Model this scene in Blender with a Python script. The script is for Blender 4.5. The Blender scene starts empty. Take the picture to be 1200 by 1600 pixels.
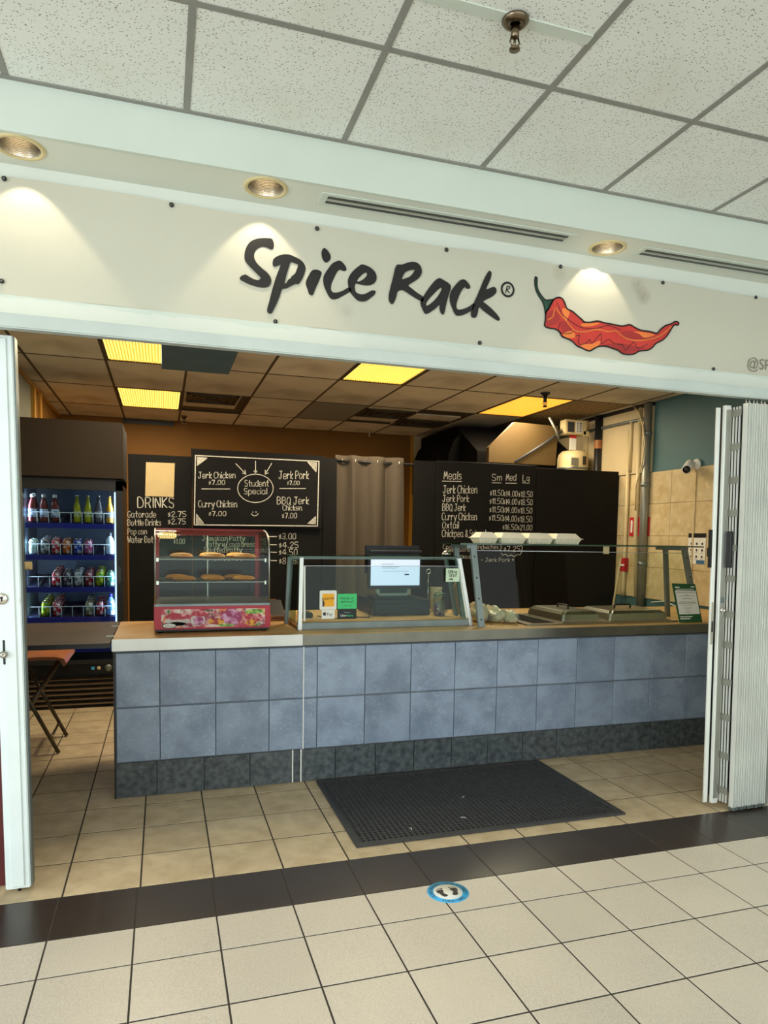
import bpy, bmesh, math, random
from mathutils import Vector, Matrix
from mathutils.geometry import tessellate_polygon
random.seed(7)
SC = bpy.context.scene
C = SC.collection

# ------------------------------------------------------------------ camera
cam_d = bpy.data.cameras.new('camera'); cam = bpy.data.objects.new('camera', cam_d); C.objects.link(cam); SC.camera = cam
YAW, PIT, ROL = 0.308283, -0.0717466, 0.0160842
_f = Vector((math.sin(YAW)*math.cos(PIT), math.cos(YAW)*math.cos(PIT), math.sin(PIT)))
_r0 = Vector((math.cos(YAW), -math.sin(YAW), 0)); _u0 = _r0.cross(_f)
_r = _r0*math.cos(ROL) + _u0*math.sin(ROL); _u = -_r0*math.sin(ROL) + _u0*math.cos(ROL)
cam.matrix_world = Matrix(((_r.x, _u.x, -_f.x, 0.41522), (_r.y, _u.y, -_f.y, -2.79538), (_r.z, _u.z, -_f.z, 1.50967), (0, 0, 0, 1)))
cam_d.sensor_fit = 'AUTO'; cam_d.sensor_width = 36.0
cam_d.lens = 1090.84/1600*36; cam_d.shift_y = (915.2-800)/1600; cam_d.shift_x = -0.0002
cam_d.clip_start = 0.02

# ------------------------------------------------------------------ world, lights, exposure
SC.view_settings.view_transform = 'Standard'; SC.view_settings.look = 'None'
SC.view_settings.gamma = 1.0; SC.view_settings.use_curve_mapping = False
SC.view_settings.exposure = 0.22
W = bpy.data.worlds.new('world'); SC.world = W; W.use_nodes = True
W.node_tree.nodes['Background'].inputs[0].default_value = (0.85, 0.955, 0.97, 1)
W.node_tree.nodes['Background'].inputs[1].default_value = 2.0

def area(name, loc, target, sx, sy, power, col):
    d = bpy.data.lights.new(name, 'AREA'); d.shape = 'RECTANGLE'; d.size = sx; d.size_y = sy; d.energy = power; d.color = col
    o = bpy.data.objects.new(name, d); C.objects.link(o); o.location = loc
    o.rotation_euler = (Vector(target)-Vector(loc)).to_track_quat('-Z', 'Y').to_euler()
    return o
# daylight through the mall's glazed entrance, to the left and behind the viewer
# daylight through the mall's glazed entrance, to the left and behind the viewer
area('entrance_daylight', (-5.5, -5.0, 1.3), (0.6, 0.4, 1.6), 3.0, 2.2, 110, (0.86, 0.96, 1.0))
# unseen fill lights added behind the viewer to brighten floor and counter
for _x in (-1.6, 1.5, 4.6):
    for _y in (-2.3, -4.3, -6.3):
        area('mall_fill', (_x, _y, 3.09), (_x, _y, 0), 1.15, 0.55, 6.5, (1.0, 0.99, 0.95))

# ------------------------------------------------------------------ materials
def lin(c):
    return tuple(((v/255)/12.92 if v/255 <= 0.04045 else ((v/255+0.055)/1.055)**2.4) for v in c) + (1.0,)
MATS = {}
def mat(name, rgb, rough=0.6, metal=0.0, var=0.08, scale=8.0, bump=0.0, bscale=60.0, spec=0.5, rgb2=None, thr=None, emit=None, es=0.0, coat=0.0):
    """principled with a noise between two colours; thr = (low, high) sharpens the noise mask"""
    if name in MATS: return MATS[name]
    m = bpy.data.materials.new(name); m.use_nodes = True; MATS[name] = m
    nt = m.node_tree; n = nt.nodes; L = nt.links; b = n['Principled BSDF']
    b.inputs['Roughness'].default_value = rough; b.inputs['Metallic'].default_value = metal
    b.inputs['Specular IOR Level'].default_value = spec
    b.inputs['Coat Weight'].default_value = coat
    c1 = lin(rgb); c2 = lin(rgb2) if rgb2 else tuple(min(1, v*(1-var)) for v in c1[:3]) + (1,)
    tc = n.new('ShaderNodeTexCoord'); nz = n.new('ShaderNodeTexNoise'); nz.inputs['Scale'].default_value = scale; nz.inputs['Detail'].default_value = 6
    L.new(tc.outputs['Object'], nz.inputs['Vector'])
    rp = n.new('ShaderNodeValToRGB'); lo, hi = thr or (0.3, 0.7)
    rp.color_ramp.elements[0].position = lo; rp.color_ramp.elements[0].color = c1
    rp.color_ramp.elements[1].position = hi; rp.color_ramp.elements[1].color = c2
    L.new(nz.outputs['Fac'], rp.inputs['Fac']); L.new(rp.outputs['Color'], b.inputs['Base Color'])
    if bump:
        bz = n.new('ShaderNodeTexNoise'); bz.inputs['Scale'].default_value = bscale; bz.inputs['Detail'].default_value = 4
        L.new(tc.outputs['Object'], bz.inputs['Vector'])
        bp = n.new('ShaderNodeBump'); bp.inputs['Strength'].default_value = bump; bp.inputs['Distance'].default_value = 0.004
        L.new(bz.outputs['Fac'], bp.inputs['Height']); L.new(bp.outputs['Normal'], b.inputs['Normal'])
    if emit:
        b.inputs['Emission Color'].default_value = lin(emit); b.inputs['Emission Strength'].default_value = es
    return m
def mixin(m, rgb, scale, lo, hi, kind='noise', amount=1.0, seedvec=(0, 0, 0), coord='Object', stretch=(1, 1, 1)):
    """lay one more noise-masked colour over a material"""
    nt = m.node_tree; n = nt.nodes; L = nt.links; b = n['Principled BSDF']
    src = b.inputs['Base Color'].links[0].from_socket
    tc = n.new('ShaderNodeTexCoord'); mp = n.new('ShaderNodeMapping'); mp.inputs['Location'].default_value = seedvec; mp.inputs['Scale'].default_value = stretch
    L.new(tc.outputs[coord], mp.inputs['Vector'])
    if kind == 'noise':
        t = n.new('ShaderNodeTexNoise'); t.inputs['Scale'].default_value = scale; t.inputs['Detail'].default_value = 8; out = t.outputs['Fac']
    else:
        t = n.new('ShaderNodeTexVoronoi'); t.inputs['Scale'].default_value = scale; out = t.outputs['Distance']
    L.new(mp.outputs['Vector'], t.inputs['Vector'])
    mr = n.new('ShaderNodeMapRange'); mr.inputs[1].default_value = lo; mr.inputs[2].default_value = hi; mr.inputs[3].default_value = 0; mr.inputs[4].default_value = amount
    L.new(out, mr.inputs[0])
    mx = n.new('ShaderNodeMixRGB'); L.new(mr.outputs[0], mx.inputs[0]); L.new(src, mx.inputs[1]); mx.inputs[2].default_value = lin(rgb)
    L.new(mx.outputs[0], b.inputs['Base Color'])
    return m
def vary(m, amt=0.12):
    """each object of this material gets its own small shift of brightness"""
    nt = m.node_tree; n = nt.nodes; L = nt.links; b = n['Principled BSDF']
    src = b.inputs['Base Color'].links[0].from_socket
    oi = n.new('ShaderNodeObjectInfo'); mr = n.new('ShaderNodeMapRange'); mr.inputs[3].default_value = 1-amt; mr.inputs[4].default_value = 1+amt*0.4
    L.new(oi.outputs['Random'], mr.inputs[0])
    hs = n.new('ShaderNodeHueSaturation'); L.new(mr.outputs[0], hs.inputs['Value']); L.new(src, hs.inputs['Color']); L.new(hs.outputs[0], b.inputs['Base Color'])
    return m
def random_offset(m):
    """shift object texture space per object so that alike pieces do not repeat"""
    nt = m.node_tree; n = nt.nodes; L = nt.links
    oi = n.new('ShaderNodeObjectInfo'); ml = n.new('ShaderNodeMath'); ml.operation = 'MULTIPLY'; ml.inputs[1].default_value = 37.0
    L.new(oi.outputs['Random'], ml.inputs[0])
    for t in [x for x in n if x.type in ('TEX_NOISE', 'TEX_VORONOI')]:
        s = t.inputs['Vector'].links[0].from_socket
        va = n.new('ShaderNodeVectorMath'); va.operation = 'ADD'; L.new(s, va.inputs[0]); L.new(ml.outputs[0], va.inputs[1]); L.new(va.outputs[0], t.inputs['Vector'])
    return m
def glassmat(name, tint=(235, 245, 240), refl=0.06, rough=0.02):
    if name in MATS: return MATS[name]
    m = bpy.data.materials.new(name); m.use_nodes = True; MATS[name] = m
    nt = m.node_tree; n = nt.nodes; L = nt.links; n.remove(n['Principled BSDF'])
    tr = n.new('ShaderNodeBsdfTransparent'); tr.inputs[0].default_value = lin(tint)
    gl = n.new('ShaderNodeBsdfGlossy'); gl.inputs['Roughness'].default_value = rough
    lw = n.new('ShaderNodeLayerWeight'); lw.inputs[0].default_value = 0.25
    ad = n.new('ShaderNodeMath'); ad.operation = 'MULTIPLY_ADD'; ad.inputs[1].default_value = 0.35; ad.inputs[2].default_value = refl
    L.new(lw.outputs['Fresnel'], ad.inputs[0])
    mx = n.new('ShaderNodeMixShader'); L.new(ad.outputs[0], mx.inputs[0]); L.new(tr.outputs[0], mx.inputs[1]); L.new(gl.outputs[0], mx.inputs[2])
    L.new(mx.outputs[0], n['Material Output'].inputs['Surface'])
    return m
def emitmat(name, rgb, strength, stripes=None):
    if name in MATS: return MATS[name]
    m = bpy.data.materials.new(name); m.use_nodes = True; MATS[name] = m
    nt = m.node_tree; n = nt.nodes; L = nt.links; b = n['Principled BSDF']
    b.inputs['Base Color'].default_value = lin(rgb); b.inputs['Roughness'].default_value = 0.4
    b.inputs['Emission Color'].default_value = lin(rgb); b.inputs['Emission Strength'].default_value = strength
    tc = n.new('ShaderNodeTexCoord'); nz = n.new('ShaderNodeTexNoise'); nz.inputs['Scale'].default_value = 3
    L.new(tc.outputs['Object'], nz.inputs['Vector'])
    mr = n.new('ShaderNodeMapRange'); mr.inputs[3].default_value = strength*0.92; mr.inputs[4].default_value = strength*1.06
    L.new(nz.outputs['Fac'], mr.inputs[0]); L.new(mr.outputs[0], b.inputs['Emission Strength'])
    return m

M_white = mat('white_paint', (214, 222, 212), 0.5, var=0.05, scale=3)
M_soffit = mat('soffit_paint', (226, 229, 219), 0.7, var=0.05, scale=2, bump=0.05)
M_header = mat('header_paint', (205, 214, 208), 0.45, var=0.10, scale=5, bump=0.05, bscale=20)
M_ceil = mat('ceiling_tile_white', (244, 246, 241), 0.9, var=0.05, scale=4, bump=0.25, bscale=140)
mixin(M_ceil, (104, 100, 90), 75, 0.24, 0.18, 'voronoi', 0.95, stretch=(1, 1.7, 1)); mixin(M_ceil, (214, 208, 180), 1.6, 0.55, 0.8, amount=0.35)
M_grid = mat('ceiling_grid_grey', (150, 150, 143), 0.6, var=0.12, scale=20)
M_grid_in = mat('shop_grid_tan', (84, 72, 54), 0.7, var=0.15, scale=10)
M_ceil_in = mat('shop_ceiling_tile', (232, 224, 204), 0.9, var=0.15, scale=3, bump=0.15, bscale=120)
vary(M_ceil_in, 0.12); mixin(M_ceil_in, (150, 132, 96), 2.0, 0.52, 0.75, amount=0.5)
M_ceil_stain = mat('stained_ceiling_tile', (150, 128, 92), 0.9, rgb2=(110, 90, 60), scale=30, thr=(0.4, 0.65))
M_teal_tile = mat('painted_teal_panel', (86, 126, 152), 0.7, var=0.15, scale=3)
M_mustard = mat('mustard_wall_paint', (132, 88, 18), 0.7, var=0.12, scale=2)
M_mustard_trim = mat('mustard_trim_paint', (205, 150, 50), 0.5, var=0.1, scale=4)
M_grey_green = mat('grey_green_wall_paint', (132, 132, 112), 0.7, var=0.1, scale=2)
M_teal = mat('teal_wall_paint', (74, 112, 116), 0.6, var=0.12, scale=2)
M_beige_wall = mat('beige_wall_panel', (208, 190, 148), 0.6, var=0.12, scale=3)
M_walltile = mat('beige_marble_wall_tile', (220, 202, 158), 0.35, rgb2=(198, 174, 124), scale=9, thr=(0.35, 0.7))
mixin(M_walltile, (236, 216, 170), 16, 0.55, 0.7, amount=0.6); random_offset(M_walltile); vary(M_walltile, 0.08)
M_grout_tan = mat('tan_grout', (150, 124, 80), 0.9, var=0.15, scale=20)
M_grout = mat('dark_floor_grout', (66, 60, 52), 0.9, var=0.2, scale=20)
M_grout_w = mat('counter_grout', (126, 132, 140), 0.9, var=0.25, scale=30)
M_ft = mat('speckled_mall_tile', (216, 208, 196), 0.42, rgb2=(200, 191, 176), scale=190, thr=(0.42, 0.62))
mixin(M_ft, (232, 222, 204), 2.0, 0.4, 0.7, amount=0.4); random_offset(M_ft); vary(M_ft, 0.05)
M_ft_in = mat('worn_tan_floor_tile', (214, 194, 160), 0.5, rgb2=(186, 164, 128), scale=11, thr=(0.35, 0.75))
mixin(M_ft_in, (150, 132, 104), 5, 0.58, 0.8, amount=0.45); random_offset(M_ft_in); vary(M_ft_in, 0.08)
M_ft_black = mat('dark_brown_floor_tile', (60, 50, 44), 0.28, var=0.2, scale=5); vary(M_ft_black, 0.15)
M_floor_far = mat('mall_floor_far', (200, 190, 170), 0.6, var=0.05, scale=5)
M_ctile = mat('blue_grey_counter_tile', (150, 164, 184), 0.32, rgb2=(120, 134, 154), scale=5, thr=(0.35, 0.68))
mixin(M_ctile, (186, 196, 206), 60, 0.55, 0.75, amount=0.4); mixin(M_ctile, (112, 124, 142), 9, 0.52, 0.72, amount=0.5); random_offset(M_ctile); vary(M_ctile, 0.10)
M_dtile = mat('dark_slate_skirting_tile', (94, 101, 104), 0.45, rgb2=(42, 48, 51), scale=30, thr=(0.28, 0.7))
mixin(M_dtile, (120, 128, 130), 60, 0.62, 0.72, amount=0.7); random_offset(M_dtile); vary(M_dtile, 0.12)
M_caulk = mat('white_caulk', (236, 236, 228), 0.6)
M_alu = mat('brushed_aluminium', (200, 200, 192), 0.32, 0.9, var=0.15, scale=6)
M_steel = mat('stainless_steel', (190, 186, 172), 0.28, 1.0, var=0.15, scale=6)
M_steel_d = mat('dull_grey_metal', (136, 146, 144), 0.45, 0.7, var=0.2, scale=8)
M_gate = mat('pale_gate_metal', (242, 244, 236), 0.35, 0.1, var=0.10, scale=5)
M_gate_d = mat('grey_gate_link', (168, 168, 156), 0.5, 0.4, var=0.15, scale=6)  # darker grey metal of the lattice links
M_post = mat('white_post_paint', (236, 245, 244), 0.4, var=0.08, scale=6, bump=0.1, bscale=25); mixin(M_post, (160, 150, 130), 7, 0.66, 0.75, amount=0.6)
M_chrome = mat('chrome', (225, 220, 210), 0.12, 1.0, var=0.05)
M_baffle = mat('ribbed_baffle_metal', (196, 188, 172), 0.25, 0.9, var=0.1)
M_black = mat('black_plastic', (26, 26, 27), 0.45, var=0.2)
M_black_g = mat('black_gloss', (14, 14, 15), 0.25, var=0.2)
M_dkgrey = mat('dark_grey_plastic', (60, 62, 66), 0.5, var=0.1)
M_rubber = mat('black_rubber', (64, 64, 66), 0.6, var=0.3, scale=30)
M_board = mat('black_chalkboard', (14, 13, 12), 0.65, rgb2=(20, 18, 16), scale=4, spec=.2)
M_chalk = mat('white_chalk', (226, 222, 208), 0.9, rgb2=(180, 176, 164), scale=90, thr=(0.45, 0.7))
M_wood = mat('oak_laminate', (214, 176, 116), 0.4, rgb2=(186, 142, 84), scale=5, thr=(0.3, 0.75))
mixin(M_wood, (160, 116, 62), 6, 0.5, 0.75, amount=0.5, stretch=(1, 12, 12))
M_woodseat = mat('bent_plywood', (190, 118, 62), 0.35, rgb2=(160, 92, 44), scale=6)
mixin(M_woodseat, (130, 70, 30), 5, 0.5, 0.8, amount=0.5, stretch=(1, 14, 14))
M_woodbox = mat('brown_wood', (176, 116, 58), 0.5, rgb2=(140, 86, 40), scale=10)
M_flap = mat('brown_grey_laminate', (82, 64, 42), 0.55, rgb2=(62, 48, 32), scale=6)
M_brown = mat('dark_brown_panel', (46, 36, 25), 0.7, var=0.1, scale=3, spec=.25)
M_stoolmetal = mat('bronze_tube', (84, 76, 62), 0.35, 0.7, var=0.1)
M_red = mat('red_enamel', (188, 30, 54), 0.35, var=0.12, scale=5)
M_redpost = mat('dusky_red_metal', (160, 52, 62), 0.4, var=0.1)
M_maroon = mat('maroon_paint', (92, 26, 26), 0.5, var=0.2, scale=4)
M_curtain = mat('taupe_curtain', (86, 75, 61), 0.85, var=0.12, scale=40)
M_cream = mat('cream_enamel', (222, 202, 150), 0.4, var=0.1)
M_pipe = mat('cream_pipe_paint', (214, 196, 150), 0.45, var=0.12, scale=5)
M_conduit = mat('grey_conduit', (150, 150, 138), 0.4, 0.4, var=0.15)
M_duct = mat('galvanised_duct', (104, 84, 48), 0.5, 0.3, rgb2=(98, 76, 42), scale=4)
M_kitchen = mat('near_black_hood', (13, 11, 9), 0.8, var=0.3, spec=.1)  # near-black base colour, shared by hood, slots and lining
M_banner = mat('white_vinyl_banner', (208, 204, 186), 0.55, var=0.05, scale=1.5, bump=0.04, bscale=5)
M_ink = mat('black_vinyl_ink', (24, 21, 20), 0.5, var=0.1)
M_chili = mat('chili_red_ink', (206, 56, 44), 0.5, rgb2=(190, 44, 40), scale=6)
M_chili_d = mat('chili_dark_red_ink', (168, 40, 38), 0.5, var=0.1)
M_chili_o = mat('chili_orange_ink', (240, 128, 56), 0.5, var=0.1)
M_stem = mat('chili_green_ink', (30, 78, 58), 0.5, var=0.2, scale=10)
M_grey_ink = mat('grey_vinyl_ink', (138, 132, 118), 0.6)
M_paper = mat('cream_paper', (214, 190, 140), 0.8, var=0.08, scale=10)
M_wpaper = mat('white_paper', (238, 238, 228), 0.8, var=0.05)
M_foam = mat('white_foam', (250, 240, 214), 0.7, var=0.04, scale=10, bump=0.1, bscale=150)
M_patty = mat('baked_patty_crust', (240, 172, 48), 0.55, rgb2=(204, 126, 28), scale=14, bump=0.3, bscale=40)
M_blue = mat('cobalt_shelf_strip', (24, 34, 150), 0.4, var=0.1)
M_wire = mat('white_coated_wire', (225, 232, 240), 0.4, var=0.04)
M_fridge_in = mat('cooler_liner', (120, 134, 156), 0.5, var=0.1)
M_green_card = mat('green_card', (20, 86, 48), 0.5, var=0.1)
M_mint = mat('mint_sticker', (64, 202, 118), 0.5, var=0.05)
M_orange_logo = mat('yellow_orange_sticker', (250, 178, 22), 0.5, var=0.05)
M_note = mat('pale_green_note', (214, 236, 204), 0.8, var=0.04)
M_skyblue = mat('sky_blue_sticker', (72, 184, 240), 0.4, var=0.05)
M_plastic = mat('clouded_plastic_bag', (204, 194, 162), 0.3, rgb2=(160, 148, 116), scale=14, thr=(0.35, 0.65), bump=0.6, bscale=25)
M_candy = mat('wrapped_candy', (70, 84, 128), 0.3, rgb2=(190, 60, 60), scale=60, thr=(0.45, 0.6)); mixin(M_candy, (226, 226, 232), 70, 0.56, 0.62)
M_redsign = mat('red_sign', (196, 36, 44), 0.5, var=0.08)
G_thin = glassmat('clear_glass', refl=0.006)
G_door = glassmat('cooler_door_glass', (225, 235, 240), refl=0.01)
G_case = glassmat('display_glass', (225, 232, 226), refl=0.012)
G_green = glassmat('green_edged_glass', (170, 200, 180), refl=0.03)

# ------------------------------------------------------------------ mesh helpers (world coordinates)
class MB:
    def __init__(s): s.v = []; s.f = []; s.sm = []
    def add(s, vs, fs, smooth=False):
        k = len(s.v); s.v += [tuple(v) for v in vs]; s.f += [tuple(i+k for i in f) for f in fs]; s.sm += [smooth]*len(fs); return s
    def box(s, x0, x1, y0, y1, z0, z1, b=0.0):
        if b <= 0:
            vs = [(x, y, z) for x in (x0, x1) for y in (y0, y1) for z in (z0, z1)]
            return s.add(vs, [(0, 1, 3, 2), (4, 6, 7, 5), (0, 4, 5, 1), (2, 3, 7, 6), (0, 2, 6, 4), (1, 5, 7, 3)])
        bm = bmesh.new()
        bmesh.ops.create_cube(bm, size=1, matrix=Matrix.Translation(((x0+x1)/2, (y0+y1)/2, (z0+z1)/2)) @ Matrix.Diagonal((x1-x0, y1-y0, z1-z0, 1)))
        bmesh.ops.bevel(bm, geom=bm.edges[:], offset=b, segments=1 if b < 0.004 else 2, affect='EDGES')
        bm.verts.index_update(); s.add([v.co for v in bm.verts], [[v.index for v in f.verts] for f in bm.faces]); bm.free(); return s
    def tube(s, pts, r, n=8, caps=True, r2=None):
        pts = [Vector(p) for p in pts]; m = len(pts); vs = []; fs = []
        T = [(pts[min(i+1, m-1)]-pts[max(i-1, 0)]).normalized() for i in range(m)]
        a = T[0].orthogonal().normalized()
        for i in range(m):
            a = (a - T[i]*a.dot(T[i])).normalized(); b = T[i].cross(a)
            rr = r if r2 is None else r + (r2-r)*i/max(1, m-1)
            vs += [pts[i] + (a*math.cos(2*math.pi*k/n) + b*math.sin(2*math.pi*k/n))*rr for k in range(n)]
        for i in range(m-1):
            fs += [(i*n+k, i*n+(k+1) % n, (i+1)*n+(k+1) % n, (i+1)*n+k) for k in range(n)]
        if caps: fs += [tuple(range(n-1, -1, -1)), tuple((m-1)*n+k for k in range(n))]
        return s.add(vs, fs, n > 4)
    def lathe(s, prof, c=(0, 0, 0), n=20, axis='Z', smooth=True, caps=True):
        vs = []; fs = []; m = len(prof)
        for r, h in prof:
            for k in range(n):
                t = 2*math.pi*k/n; p = (r*math.cos(t), r*math.sin(t), h)
                if axis == 'Y': p = (p[0], p[2], p[1])
                if axis == 'X': p = (p[2], p[0], p[1])
                vs.append((c[0]+p[0], c[1]+p[1], c[2]+p[2]))
        for i in range(m-1):
            fs += [(i*n+k, i*n+(k+1) % n, (i+1)*n+(k+1) % n, (i+1)*n+k) for k in range(n)]
        if caps and prof[0][0] > 1e-5: fs.append(tuple(range(n-1, -1, -1)))
        if caps and prof[-1][0] > 1e-5: fs.append(tuple((m-1)*n+k for k in range(n)))
        return s.add(vs, fs, smooth)
    def poly(s, loops, to3):
        """flat polygon with holes; loops of 2-D points, to3 maps (a, b) to a 3-D point"""
        tri = tessellate_polygon([[Vector((a, b, 0)) for a, b in l] for l in loops]); flat = [p for l in loops for p in l]
        return s.add([to3(a, b) for a, b in flat], [tuple(t) for t in tri])
    def prism(s, loop, to3a, to3b):
        n = len(loop); A = [to3a(*p) for p in loop]; B = [to3b(*p) for p in loop]
        tri = tessellate_polygon([[Vector((a, b, 0)) for a, b in loop]])
        return s.add(A+B, [tuple(t) for t in tri] + [tuple(i+n for i in reversed(t)) for t in tri] + [(i, (i+1) % n, (i+1) % n+n, i+n) for i in range(n)])
    def ribbon(s, pts, w, to3, closed=False):
        """flat stroke of width w along 2-D points"""
        for i in range(len(pts)-1 + (1 if closed else 0)):
            a = Vector(pts[i]); b = Vector(pts[(i+1) % len(pts)]); d = b-a
            if d.length < 1e-7: continue
            d.normalize(); nn = Vector((-d.y, d.x))*w/2; e = d*w*0.35
            q = [a-e*0.3+nn, a-e-nn*0.2, a-e*0.3-nn, b+e*0.3-nn, b+e+nn*0.2, b+e*0.3+nn]
            s.add([to3(*p) for p in q], [(0, 1, 2, 3, 4, 5)])
        return s
WL = {}
def mesh_from(name, mb, m, off=Vector((0, 0, 0))):
    me = bpy.data.meshes.new(name); me.from_pydata([tuple(Vector(v)-off) for v in mb.v], [], mb.f)
    me.materials.append(m)
    me.polygons.foreach_set('use_smooth', mb.sm); me.update()
    bm = bmesh.new(); bm.from_mesh(me); bmesh.ops.recalc_face_normals(bm, faces=bm.faces[:]); bm.to_mesh(me); bm.free()
    return me
def thing(name, label, cat, loc=(0, 0, 0), group=None, kind=None):
    o = bpy.data.objects.new(name, None); C.objects.link(o); o.location = loc; WL[o] = Vector(loc); o.empty_display_size = 0.05
    if label: o['label'] = label
    if cat: o['category'] = cat
    if group: o['group'] = group
    if kind: o['kind'] = kind
    return o
def part(name, mb, m, parent, label=None, kind=None):
    off = WL[parent]; o = bpy.data.objects.new(name, mesh_from(name, mb, m, off)); C.objects.link(o); o.parent = parent; WL[o] = off
    if label: o['label'] = label
    if kind: o['kind'] = kind
    return o
def solo(name, mb, m, label, cat, loc=(0, 0, 0), group=None, kind=None):
    off = Vector(loc); o = bpy.data.objects.new(name, mesh_from(name, mb, m, off)); C.objects.link(o); o.location = off; WL[o] = off
    if label: o['label'] = label
    if cat: o['category'] = cat
    if group: o['group'] = group
    if kind: o['kind'] = kind
    return o
def struct(name, mb, m, label=None, loc=(0, 0, 0)): return solo(name, mb, m, label, None, loc, None, 'structure')
def inst(name, me, parent, loc, rot=None):
    o = bpy.data.objects.new(name, me); C.objects.link(o); o.parent = parent; o.location = Vector(loc)-WL[parent]
    if rot: o.rotation_euler = rot
    WL[o] = Vector(loc); return o
def dup(o, loc, label=None, group=None):
    r = o.copy(); C.objects.link(r); r.location = loc; WL[r] = Vector(loc)
    if label: r['label'] = label
    if group: r['group'] = group
    for ch in list(o.children):
        c = ch.copy(); C.objects.link(c); c.parent = r
        for g in ch.children:
            d = g.copy(); C.objects.link(d); d.parent = c
    return r
_CURVES = {}
def text_mb(s, to3, x, z, h=None, w=None, align='LEFT', mb=None):
    """printed lettering from the built-in font as flat mesh; h = cap height, w = total width (optional)"""
    cu = bpy.data.curves.new('txt', 'FONT'); cu.body = s; cu.resolution_u = 3; o = bpy.data.objects.new('txt', cu)
    me = bpy.data.meshes.new_from_object(o); V = [v.co.copy() for v in me.vertices]; F = [tuple(p.vertices) for p in me.polygons]
    bpy.data.objects.remove(o); bpy.data.curves.remove(cu); bpy.data.meshes.remove(me)
    mb = mb or MB()
    if not V: return mb
    x0 = min(v.x for v in V); x1 = max(v.x for v in V); k = (h/0.70) if h else w/(x1-x0); kx = w/(x1-x0) if w else k
    dx = {'LEFT': 0, 'CENTER': -(x1-x0)*kx/2, 'RIGHT': -(x1-x0)*kx}[align]
    return mb.add([to3(x+dx+(v.x-x0)*kx, z+v.y*k) for v in V], F)
# single-stroke handwriting: digit = x, letter = y (d is the baseline, m the cap line)
GL = {'A': '0d3m6d 1g5g', 'B': '0d0m3m5l5j3i0i 3i5h6f5e3d0d', 'C': '5l4m2m0k0f2d4d5e', 'D': '0d0m3m5k6h5e3d0d', 'E': '5m0m0d5d 0i4i', 'G': '5l3m1l0i0f2d4d5f5h3h',
 'I': '1m1d', 'J': '1m6m 4m4f3d1d0f', 'K': '0d0m 5m0h5d', 'L': '0m0d5d', 'M': '0d1m3g5m6d', 'N': '0d0m5d5m', 'O': '3m1l0i0g1d3d5e6h5l3m', 'P': '0d0m3m5l5j3h0h',
 'Q': '3m1l0i0g1d3d5e6h5l3m 4f6c', 'R': '0d0m3m5l5j3h0h 3h5d', 'S': '5l3m1m0k1i4h5f4d2d0e', 'T': '0m6m 3m3d', 'W': '0m2d3j5d7m', 'a': '5i3j1j0h0f1d3d5f 5j5e6d', 'b': '0m0d 0f2d4d5f5h3j1i0h',
 'c': '4i3j1i0h0f1d3d4e', 'd': '5m5d 5h3j1j0h0f1d3d5f', 'e': '0g5g5i3j1j0h0f1d3d5e', 'f': '4l3m2l2d 0i4i', 'g': '5h3j1j0h0g1e3e5g 5j5c3a1a0b', 'h': '0m0d 0g2j4j5h5d',
 'i': '0j0d 0l0m', 'j': '1j1b0a', 'k': '0m0d 4j0f4d', 'l': '0m0d', 'm': '0j0d 0h2j3h3d 3h5j6h6d', 'n': '0j0d 0g2j4j5h5d', 'o': '3j1j0h0f1d3d5f5h3j', 'p': '0j0a 0h2j4j5h5f3d1d0f',
 'r': '0j0d 0g2j4i', 's': '4i2j0i1g3g4e2d0d', 't': '2m2e3d4d 0j4j', 'u': '0j0f1d3d5f5j 5j5d', 'w': '0j1d3h5d6j', 'x': '0j4d 4j0d', 'y': '0j3d 6j2a0a',
 '0': '3m1l0i0g1d3d5e5h5l3m', '1': '0k2m2d', '2': '0k2m4m5k4i0d5d', '3': '0l2m4m5k4i2h 2h4h5f4d2d0e', '4': '4d4m0g6g', '5': '5m0m0i3i5g5e3d0d', '6': '4m1j0g1d3d5f4h1h', '7': '0m5m2d', '8': '3h1j0k2m4m5k4j2h0f1d4d5f4h3h',
 '.': '0d1d', '$': '3i1j0i0h3g3f2e0e 2k1d', '&': '5d1k2m3m4k0f1d3d5g', '-': '0h4h', '/': '0c5m', '*': '2k2f 0j4g 4j0g', '(': '2m0j0g2c', ')': '0m2j2g0c', '}': '0m1l1j2h1g1d0c', '=': '0i4i 0g4g', ' ': ''}
def hand_mb(items, to3, w=0.007, mb=None):
    """items: (text, x0, x1, z0, z1, height) - strokes fitted between x0 and x1, the baseline running z0 to z1"""
    mb = mb or MB(); rnd = random.Random(3)
    for t, x0, x1, z0, z1, h in items:
        strokes = []; cx = 0.0
        for ch in t:
            g = GL[ch]; mx = 0
            for st in g.split():
                p = [(int(st[i]), ord(st[i+1])-100) for i in range(0, len(st), 2)]
                mx = max(mx, max(a for a, b in p)); strokes.append([(cx+a, b) for a, b in p])
            cx += (mx+2.3) if g else 3.0
        tot = cx-2.3
        for st in strokes:
            jx, jz = rnd.uniform(-.12, .12), rnd.uniform(-.2, .2)
            pts = []
            for a, b in st:
                u = (a+jx)/tot; pts.append((x0+(x1-x0)*u, z0+(z1-z0)*u+(b+jz)/9*h))
            if len(pts) > 3: pts = smooth2(pts, 2)
            mb.ribbon(pts, w, to3)
    return mb
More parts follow.
